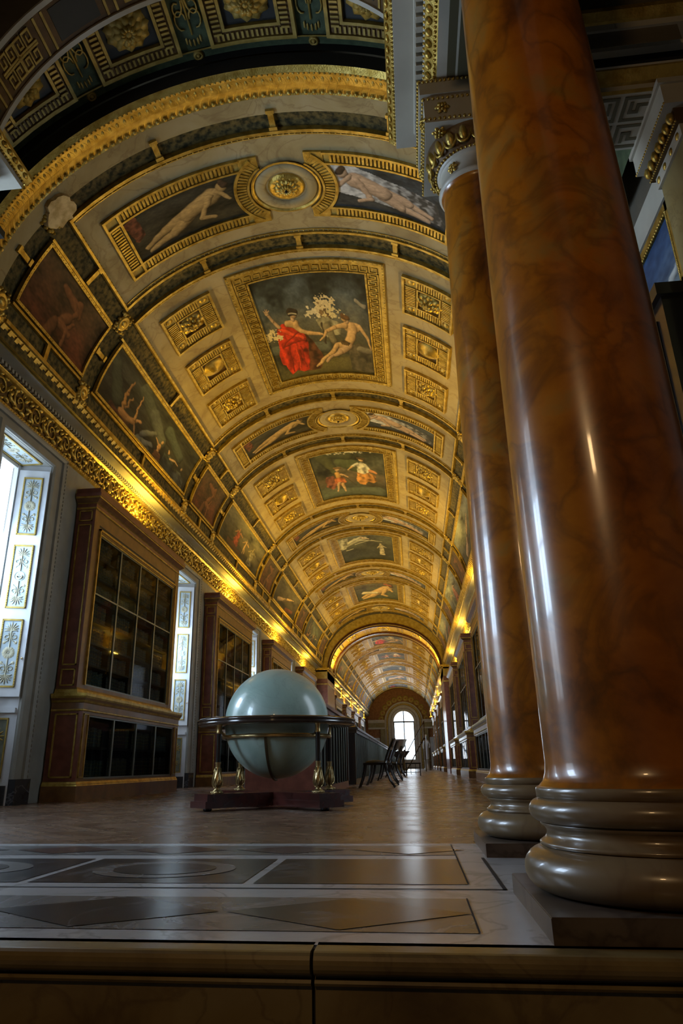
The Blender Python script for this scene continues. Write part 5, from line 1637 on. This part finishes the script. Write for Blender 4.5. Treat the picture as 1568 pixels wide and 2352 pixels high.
column('stout amber marble column in front, nearest the camera, reaching past the top of the picture', .685, 2.44)
column('amber marble column standing just behind the front one, gilt capital in view', .685, 4.196)

# right hand wall of the bay behind the columns: pilaster, panel picture and dark cupboard
mb = MB()
mb.box(2.14, 2.29, 4.14, 4.64, 0, 4.50, None, mi=0); mb.box(2.12, 2.29, 4.12, 4.66, 4.50, 4.60, None, mi=1); mb.box(2.09, 2.29, 4.09, 4.69, 4.60, 4.72, None, mi=3)
mb.box(2.02, 2.29, 4.04, 4.74, 4.72, 4.90, None, mi=1); mb.box(2.0, 2.29, 4.02, 4.76, 4.90, 4.945, None, mi=1); mb.box(2.27, 2.29, 4.7, 6.6, 4.66, 4.94, None, mi=1)
for k in range(7): mb.ball((2.075, 4.13 + k * .087, 4.66), (.035, .034, .05), 7, 4, 2)
for k in range(26): mb.ball((2.02, 4.05 + k * .0275, 4.73), .011, 5, 3, 2); mb.ball((2.09, 4.10 + k * .0235, 4.605), .009, 5, 3, 2)
for k in range(4): mb.ball((2.12, 4.19 + k * .14, 4.55), (.012, .03, .03), 7, 4, 2)
struct('trim_12', mb, [M['olive_marble'], M['entab'], M['gold'], M['gold_dark']])
mb = MB(); mb.box(2.02, 2.28, 4.80, 6.9, 0, 3.62, None); mb.box(1.98, 2.28, 4.76, 6.94, 3.62, 3.72, None)
for y in (4.95, 5.45, 5.95, 6.45): mb.box(2.005, 2.02, y, y + .4, 2.2, 3.5, None); mb.box(2.0, 2.02, y + .05, y + .35, 2.3, 3.4, None)
tag(mb.build('tall_cupboard', M['ebony'], None, (2.15, 5.85, 0)), 'tall black cupboard against the right wall under the sky painting', 'cupboard', None, 'thing')
pr = thing('wall_painting', 'gilt framed painting of a blue sky on the right wall beside the front column', 'painting', (2.28, 5.6, 3.9))
mb = MB()
y0, y1, z0, z1 = 4.80, 6.6, 3.74, 4.56
for q in ((y0, y1, z0, z0 + .09), (y0, y1, z1 - .09, z1), (y0, y0 + .09, z0, z1), (y1 - .09, y1, z0, z1)): mb.box(2.235, 2.285, *q, None)
for k in range(46): mb.ball((2.235, y0 + .09 + k * (y1 - y0 - .18) / 45, z1 - .085), .016, 5, 3); mb.ball((2.235, y0 + .085, z0 + .09 + k * (z1 - z0 - .18) / 45), .014, 5, 3)
mb.build('frame', [M['gold']], pr, (2.28, 5.6, 3.9))
img = paint(70, 50, 1.6, [(0, (.03, .075, .20)), (.45, (.07, .14, .28)), (.8, (.20, .27, .32)), (1, (.25, .28, .25))], [('cap', .6, .8, .9, .7, .06, .05, (.45, .47, .45))], 90, .15)
mb, cc = canvas_mesh(lambda a, b: (2.255, y1 + (y0 - y1) * a, z1 + (z0 - z1) * b), 70, 50, img)
mb.build('canvas', [M['canvas']], pr, (2.28, 5.6, 3.9), cc)

# ================================================================== GLOBE
GX, GY, GZ, GR = -1.47, 8.2, .84, .563
go = (GX, GY, 0)
gl = thing('terrestrial_globe', 'great pale green globe on a mahogany cross base in the middle of the floor', 'globe', go)
mb = MB(); mb.ball((GX, GY, GZ), GR, 64, 40)
sph = mb.build('sphere', [M['globe']], gl, go)
mb = MB()
mb.lathe([(.60, .80), (.60, .865), (.63, .872), (.80, .872), (.835, .868), (.852, .858), (.856, .848), (.848, .838), (.84, .834), (.85, .824), (.85, .812), (.83, .80), (.60, .80)], 96, go)
ring = mb.build('horizon_ring', [mat('dark_polished_ring', (.035, .022, .016), .16, 0, 0, coat=.5)], gl, go)
mb = MB(); mb.lathe([(.565, .675), (.585, .675), (.59, .69), (.585, .71), (.565, .71), (.565, .675)], 80, go)
mb.build('brass_hoop', [M['bronze']], gl, go)
for k in range(4):
    mb = MB(); a = R(45 + 90 * k)
    pts = [(GX + r * math.cos(a), GY + r * math.sin(a), z) for r, z in ((.585, .69), (.66, .70), (.70, .745), (.70, .80))]
    mb.tube(pts, .012, 6); mb.build('bracket', [M['bronze']], gl, go)
mb = MB()
az = R(-92)
for (ra, rb) in ((GR + .004, GR + .02),):
    def mer(t, r, o_=0): return (GX + r * math.cos(t) * math.cos(az) - o_ * math.sin(az), GY + r * math.cos(t) * math.sin(az) + o_ * math.cos(az), GZ + r * math.sin(t))
    t0, t1 = R(-90), R(-14)
    for (r1, r2, o1, o2) in ((rb, rb, -.012, .012), (ra, rb, -.012, -.012), (ra, rb, .012, .012)):
        mb.grid(lambda a, b: mer(t0 + (t1 - t0) * a, r1 + (r2 - r1) * b, o1 + (o2 - o1) * b), 30, 1, 0, True)
mb.build('meridian_strap', [mat('dark_brass', (.10, .075, .04), .35, .7)], gl, go)
A45 = R(45)
for nm, zz, hl, hw in (('base', (.03, .09), .93, .15), ('base_top', (.09, .155), .90, .13)):
    mb = MB()
    for q in (0, 1):
        ca, sa = math.cos(A45 + q * math.pi / 2), math.sin(A45 + q * math.pi / 2)
        mb.obox((GX, GY, (zz[0] + zz[1]) / 2 + q * .0004), (ca * hl, sa * hl, 0), (-sa * hw, ca * hw, 0), (0, 0, (zz[1] - zz[0]) / 2))
    mb.build(nm, [M['dark_red_wood']], gl, go)
for k in range(4):
    a = R(45 + 90 * k); px, py = GX + .72 * math.cos(a), GY + .72 * math.sin(a)
    mb = MB(); mb.lathe([(.024, .44), (.024, .72), (.026, .722)], 14, (px, py, 0)); post = mb.build('post', [M['ebony']], gl, go)
    mb = MB()
    mb.lathe([(.056, .155), (.06, .162), (.052, .175), (.032, .19), (.026, .20), (.03, .21), (.045, .235), (.05, .265), (.045, .30), (.034, .345), (.027, .39), (.025, .425), (.03, .432), (.03, .445)], 18, (px, py, 0))
    for j in range(9):
        b = 2 * math.pi * j / 9
        mb.tube([(px + r * math.cos(b + z * 6), py + r * math.sin(b + z * 6), z) for r, z in ((.03, .21), (.047, .235), (.052, .265), (.047, .30), (.036, .345), (.029, .39))], .006, 4)
        mb.ball((px + .052 * math.cos(b), py + .052 * math.sin(b), .166), (.014, .014, .012), 5, 3)
    mb.build('gilt_foot', [M['bronze']], post, go)
    mb = MB(); mb.lathe([(.027, .715), (.03, .725), (.026, .735), (.026, .785), (.034, .80)], 14, (px, py, 0)); mb.build('gilt_cap', [M['bronze']], post, go)
    fx, fy = GX + .82 * math.cos(a), GY + .82 * math.sin(a)
    mb = MB(); mb.lathe([(.0, .0), (.035, .0), (.045, .012), (.04, .03)], 12, (fx, fy, 0)); mb.build('bun_foot', [M['ebony']], gl, go)

# ================================================================== SHOWCASES DOWN THE MIDDLE
SX0, SX1 = -2.43, -1.34


def showcase(name, label, y0, y1, top, wood, ends):
    o = (SX0, y0, 0); r = thing(name, label, 'showcase', o, 'glass showcases in the middle of the gallery')
    mb = MB()
    mb.box(SX0, SX1, y0, y1, 0, .12, None); mb.box(SX0 + .03, SX1 - .03, y0 + .03, y1 - .03, .12, .16, None)
    if ends: mb.box(SX0, SX1, y0, y0 + .05, .12, top - .13, None); mb.box(SX0, SX1, y1 - .05, y1, .12, top - .13, None)
    mb.box(SX0 + .3, SX1 - .3, y0 + .1, y1 - .1, .16, top - .14, None)
    mb.build('body', [wood], r, o)
    mb = MB()
    mb.box(SX0 - .04, SX1 + .04, y0 - .04, y1 + .04, top - .13, top - .06, None)
    T = [(-.07, -.06), (-.075, -.03), (-.06, -.02)]
    for (e, z0, z1) in ((.075, -.06, -.02), (.06, -.02, .0)): mb.box(SX0 - e, SX1 + e, y0 - e, y1 + e, top + z0, top + z1, None)
    b = len(mb.v)
    mb.v += [(SX0 - .05, y0 - .05, top), (SX1 + .05, y0 - .05, top), (SX1 + .05, y1 + .05, top), (SX0 - .05, y1 + .05, top), (SX0 + .2, y0 + .3, top + .07), (SX1 - .2, y0 + .3, top + .07), (SX1 - .2, y1 - .3, top + .07), (SX0 + .2, y1 - .3, top + .07)]
    for q in ((4, 5, 6, 7), (0, 1, 5, 4), (1, 2, 6, 5), (2, 3, 7, 6), (3, 0, 4, 7)): mb.f.append(tuple(b + k for k in q)); mb.m.append(0); mb.s.append(False)
    mb.build('top', [wood], r, o)
    n = max(4, int((y1 - y0) / .42))
    for k in range(n + 1):
        y = y0 + .03 + (y1 - y0 - .06) * k / n
        for x in (SX0, SX1):
            mb = MB(); mb.lathe([(.016, .12), (.016, top - .13)], 8, (x, y, 0)); mb.build('glazing_bar', [M['mullion']], r, o)
    for x in (SX0 + .012, SX1 - .012):
        mb = MB(); mb.poly([(x, y0 + .05, .13), (x, y1 - .05, .13), (x, y1 - .05, top - .13), (x, y0 + .05, top - .13)])
        mb.build('pane', [M['case_glass']], r, o)
    return r


showcase('display_case', 'reddish wooden showcase with glazed sides directly behind the globe', 11.0, 15.6, 1.27, M['mahogany'], True)
for i, y in enumerate((17.6, 22.6, 27.6, 32.6, 46.0, 51.0)):
    showcase('display_case', 'dark glazed showcase in the central row, %s behind the one by the globe' % ORD[i], y, y + 4.8, 1.22, M['ebony'], True)

# ================================================================== CHAIRS ALONGSIDE
def chair(label, x, y):
    """sabre legged chair; local frame: sits facing -x (towards the showcases)"""
    r = thing('side_chair', label, 'chair', (x, y, 0), 'dark chairs beside the showcases')
    def Bm(m, nm): return m.build(nm, [M['ebony']], r)
    m = MB(); m.box(-.22, .22, -.23, .23, .40, .44, None); m.ball((0, 0, .44), (.2, .21, .05), 14, 5, 0, None, True); m.build('seat', [M['interior']], r)
    for e in (-1, 1):
        m = MB(); m.tube([(-.19, e * .20, .41), (-.21, e * .205, .28), (-.25, e * .21, .14), (-.31, e * .215, 0)], [.022, .02, .017, .014], 6); Bm(m, 'leg')
        m = MB(); m.tube([(.19, e * .20, .42), (.22, e * .205, .28), (.28, e * .21, .13), (.37, e * .215, 0)], [.022, .02, .017, .014], 6); Bm(m, 'leg')
        m = MB(); m.tube([(.19, e * .20, .41), (.23, e * .205, .55), (.29, e * .21, .70), (.37, e * .215, .88)], [.022, .02, .018, .016], 6); Bm(m, 'back_post')
    m = MB(); m.grid(lambda a, b: (.315 + .06 * b + .03 * math.cos(math.pi * (a - .5)), -.235 + .47 * a, .72 + .16 * b), 10, 2)
    m.grid(lambda a, b: (.335 + .06 * b + .03 * math.cos(math.pi * (a - .5)), -.235 + .47 * a, .72 + .16 * b), 10, 2); Bm(m, 'back_rail')
    m = MB()
    for q in (-.1, 0, .1): m.tube([(.235, q, .52), (.31, q, .72)], .01, 5)
    m.tube([(.23, -.2, .54), (.24, 0, .54), (.23, .2, .54)], .012, 5); Bm(m, 'splats')
    return r


CH = [(15.2, 0), (17.0, .03), (19.2, -.02), (21.6, .04), (24.2, 0), (27.0, .05), (30.2, 0), (34.0, .03)]
ch0 = None
for i, (y, dx) in enumerate(CH):
    lab = 'dark sabre-legged chair, %s in the line beside the showcases' % (ORD[i] if i else 'nearest the globe')
    if ch0 is None: ch0 = chair(lab, -.78 + dx, y)
    else: dup(ch0, (-.78 + dx, y, 0), lab)
# barrier stool with open lattice at the end of the line
st = thing('lattice_stool', 'small black stool with open lattice legs after the line of chairs', 'stool', (-.05, 31.0, 0))
m = MB(); m.box(-.35, .25, 30.75 - 31, .25, .42, .47, None); m.build('seat', [M['ebony']], st)
for (x, y) in ((-.32, -.22), (.22, -.22), (-.32, .22), (.22, .22)):
    m = MB(); m.box(x - .02, x + .02, y - .02, y + .02, 0, .42, None); m.build('leg', [M['ebony']], st)
m = MB()
for z in (.12, .28): m.box(-.32, .22, -.235, -.205, z, z + .02, None)
for x in (-.15, .03): m.box(x, x + .02, -.235, -.205, .05, .42, None)
m.build('lattice', [M['ebony']], st)

# ================================================================== THINGS NEAR THE FAR END
def wp(px, py, Y):
    """gallery point at depth Y seen at pixel (px, py)"""
    d = cam.matrix_world.to_3x3() @ Vector(((px - CX) / FPX, -(py - CY) / FPX, -1)); t = Y / d.y
    return (d.x * t, Y, CAMZ + d.z * t)


UX_ = -1.1
ur = thing('stone_vase', 'pale flared stone vase on a pedestal in front of the great end window', 'vase', (UX_, 58, 0))
m = MB(); m.lathe([(.0, 1.25), (.30, 1.25), (.32, 1.3), (.2, 1.36), (.18, 1.45), (.30, 1.55), (.42, 1.75), (.47, 1.95), (.55, 2.10), (.58, 2.14), (.54, 2.16), (.0, 2.12)], 28, (0, 0, 0)); m.build('vase', [M['stone']], ur)
m = MB()
for (h, z0, z1) in ((.42, 0, .18), (.34, .18, 1.12), (.40, 1.12, 1.25)): m.box(-h, h, -h, h, z0, z1, None)
m.build('pedestal', [M['olive_marble']], ur)
stt = thing('statue', 'slender white statue in front of the small doorway at the far right end', 'statue', (.95, 62, 0))
m = MB()
m.lathe([(.28, 0), (.28, .12), (.2, .16), (.2, .6), (.26, .66), (.26, .72)], 16); m.build('pedestal', [M['stone']], stt)
bm_v = [((0, 0, .72), .17), ((0, 0, 1.2), .16), ((0, 0, 1.55), .14), ((0, 0, 1.85), .17), ((0, 0, 2.1), .16), ((0, 0, 2.2), .06), ((0, 0, 2.29), .055), ((0, 0, 2.40), .12), ((.0, -.01, 2.52), .10), ((.2, 0, 2.08), .06), ((.28, -.04, 1.8), .05), ((.2, -.2, 1.62), .04), ((-.2, 0, 2.08), .06), ((-.27, 0, 1.8), .05), ((-.25, -.06, 1.52), .04)]
me = bpy.data.meshes.new('figure')
me.from_pydata([p for p, r_ in bm_v], [(0, 1), (1, 2), (2, 3), (3, 4), (4, 5), (5, 6), (6, 7), (7, 8), (4, 9), (9, 10), (10, 11), (4, 12), (12, 13), (13, 14)], [])
fo = bpy.data.objects.new('figure', me); COL.objects.link(fo); fo.parent = stt; KIDS.setdefault(stt.name, []).append(fo)
me.materials.append(M['statue'])
m = MB(); m.ball((0, -.01, 2.45), (.10, .115, .15), 14, 10); m.ball((0, .03, 2.5), (.115, .12, .13), 12, 8); m.build('head', [M['statue']], stt)
sk = fo.modifiers.new('skin', 'SKIN')
for i, (p, r_) in enumerate(bm_v): me.skin_vertices[0].data[i].radius = (r_, r_)
me.skin_vertices[0].data[0].use_root = True
fo.modifiers.new('subd', 'SUBSURF').render_levels = 1
ld = thing('library_steps', 'dark wooden library steps with a sloping handrail before the right end pier', 'ladder', (.1, 50, 0))
for e in (-.28, .28):
    m = MB(); m.tube([(-.7, e, 0), (.55, e, 2.0)], .035, 6); m.build('stringer', [M['dark_red_wood']], ld)
    m = MB(); m.tube([(-.75, e, .9), (.6, e, 3.0)], .025, 6); m.build('handrail', [M['dark_red_wood']], ld)
    m = MB(); m.tube([(.55, e, 0), (.58, e, 3.0)], .03, 6); m.build('post', [M['dark_red_wood']], ld)
for k in range(7):
    m = MB(); t = (k + .7) / 8; m.box(-.7 + 1.25 * t - .1, -.7 + 1.25 * t + .1, -.28, .28, 2.0 * t, 2.0 * t + .035, None); m.build('tread', [M['dark_red_wood']], ld)
dr = thing('lectern', 'dark trapezoid lectern standing at the end of the showcase row', 'lectern', (-.75, 40.2, 0))
m = MB(); b = 0
m.v = [(-.5, -.3, 1.05), (.5, -.3, 1.05), (.5, .3, 1.05), (-.5, .3, 1.05), (-.25, -.2, .75), (.25, -.2, .75), (.25, .2, .75), (-.25, .2, .75)]
for q in ((0, 1, 2, 3), (4, 7, 6, 5), (0, 4, 5, 1), (1, 5, 6, 2), (2, 6, 7, 3), (3, 7, 4, 0)): m.f.append(q); m.m.append(0); m.s.append(False)
m.build('desk', [M['ebony']], dr)
m = MB(); m.lathe([(.3, 0), (.3, .05), (.06, .12), (.05, .75)], 14); m.build('stand', [M['ebony']], dr)
# gilt torch lamps under the cornice beyond the arch
tl0 = None
for i, y in enumerate(bc_near[4:]):
    for s in (-1, 1):
        x = XC + s * (HF[s] - .505); lab = 'gilt torch lamp on the bookcase top past the arch, %s on the %s' % (ORD[i], 'left' if s < 0 else 'right')
        if tl0 is None:
            tl0 = thing('torch_lamp', lab, 'lamp', (x, y + HL, 4.376), 'gilt torch lamps past the arch')
            m = MB(); m.lathe([(.12, 0), (.12, .03), (.05, .07), (.035, .3), (.05, .34), (.035, .38), (.03, .52)], 12); m.build('stand', [M['bronze']], tl0)
            m = MB(); m.lathe([(.03, .52), (.10, .56), (.12, .60), (.09, .60), (.0, .57)], 12); m.build('cup', [M['bronze']], tl0)
        else: dup(tl0, (x, y + HL, 4.376), lab)
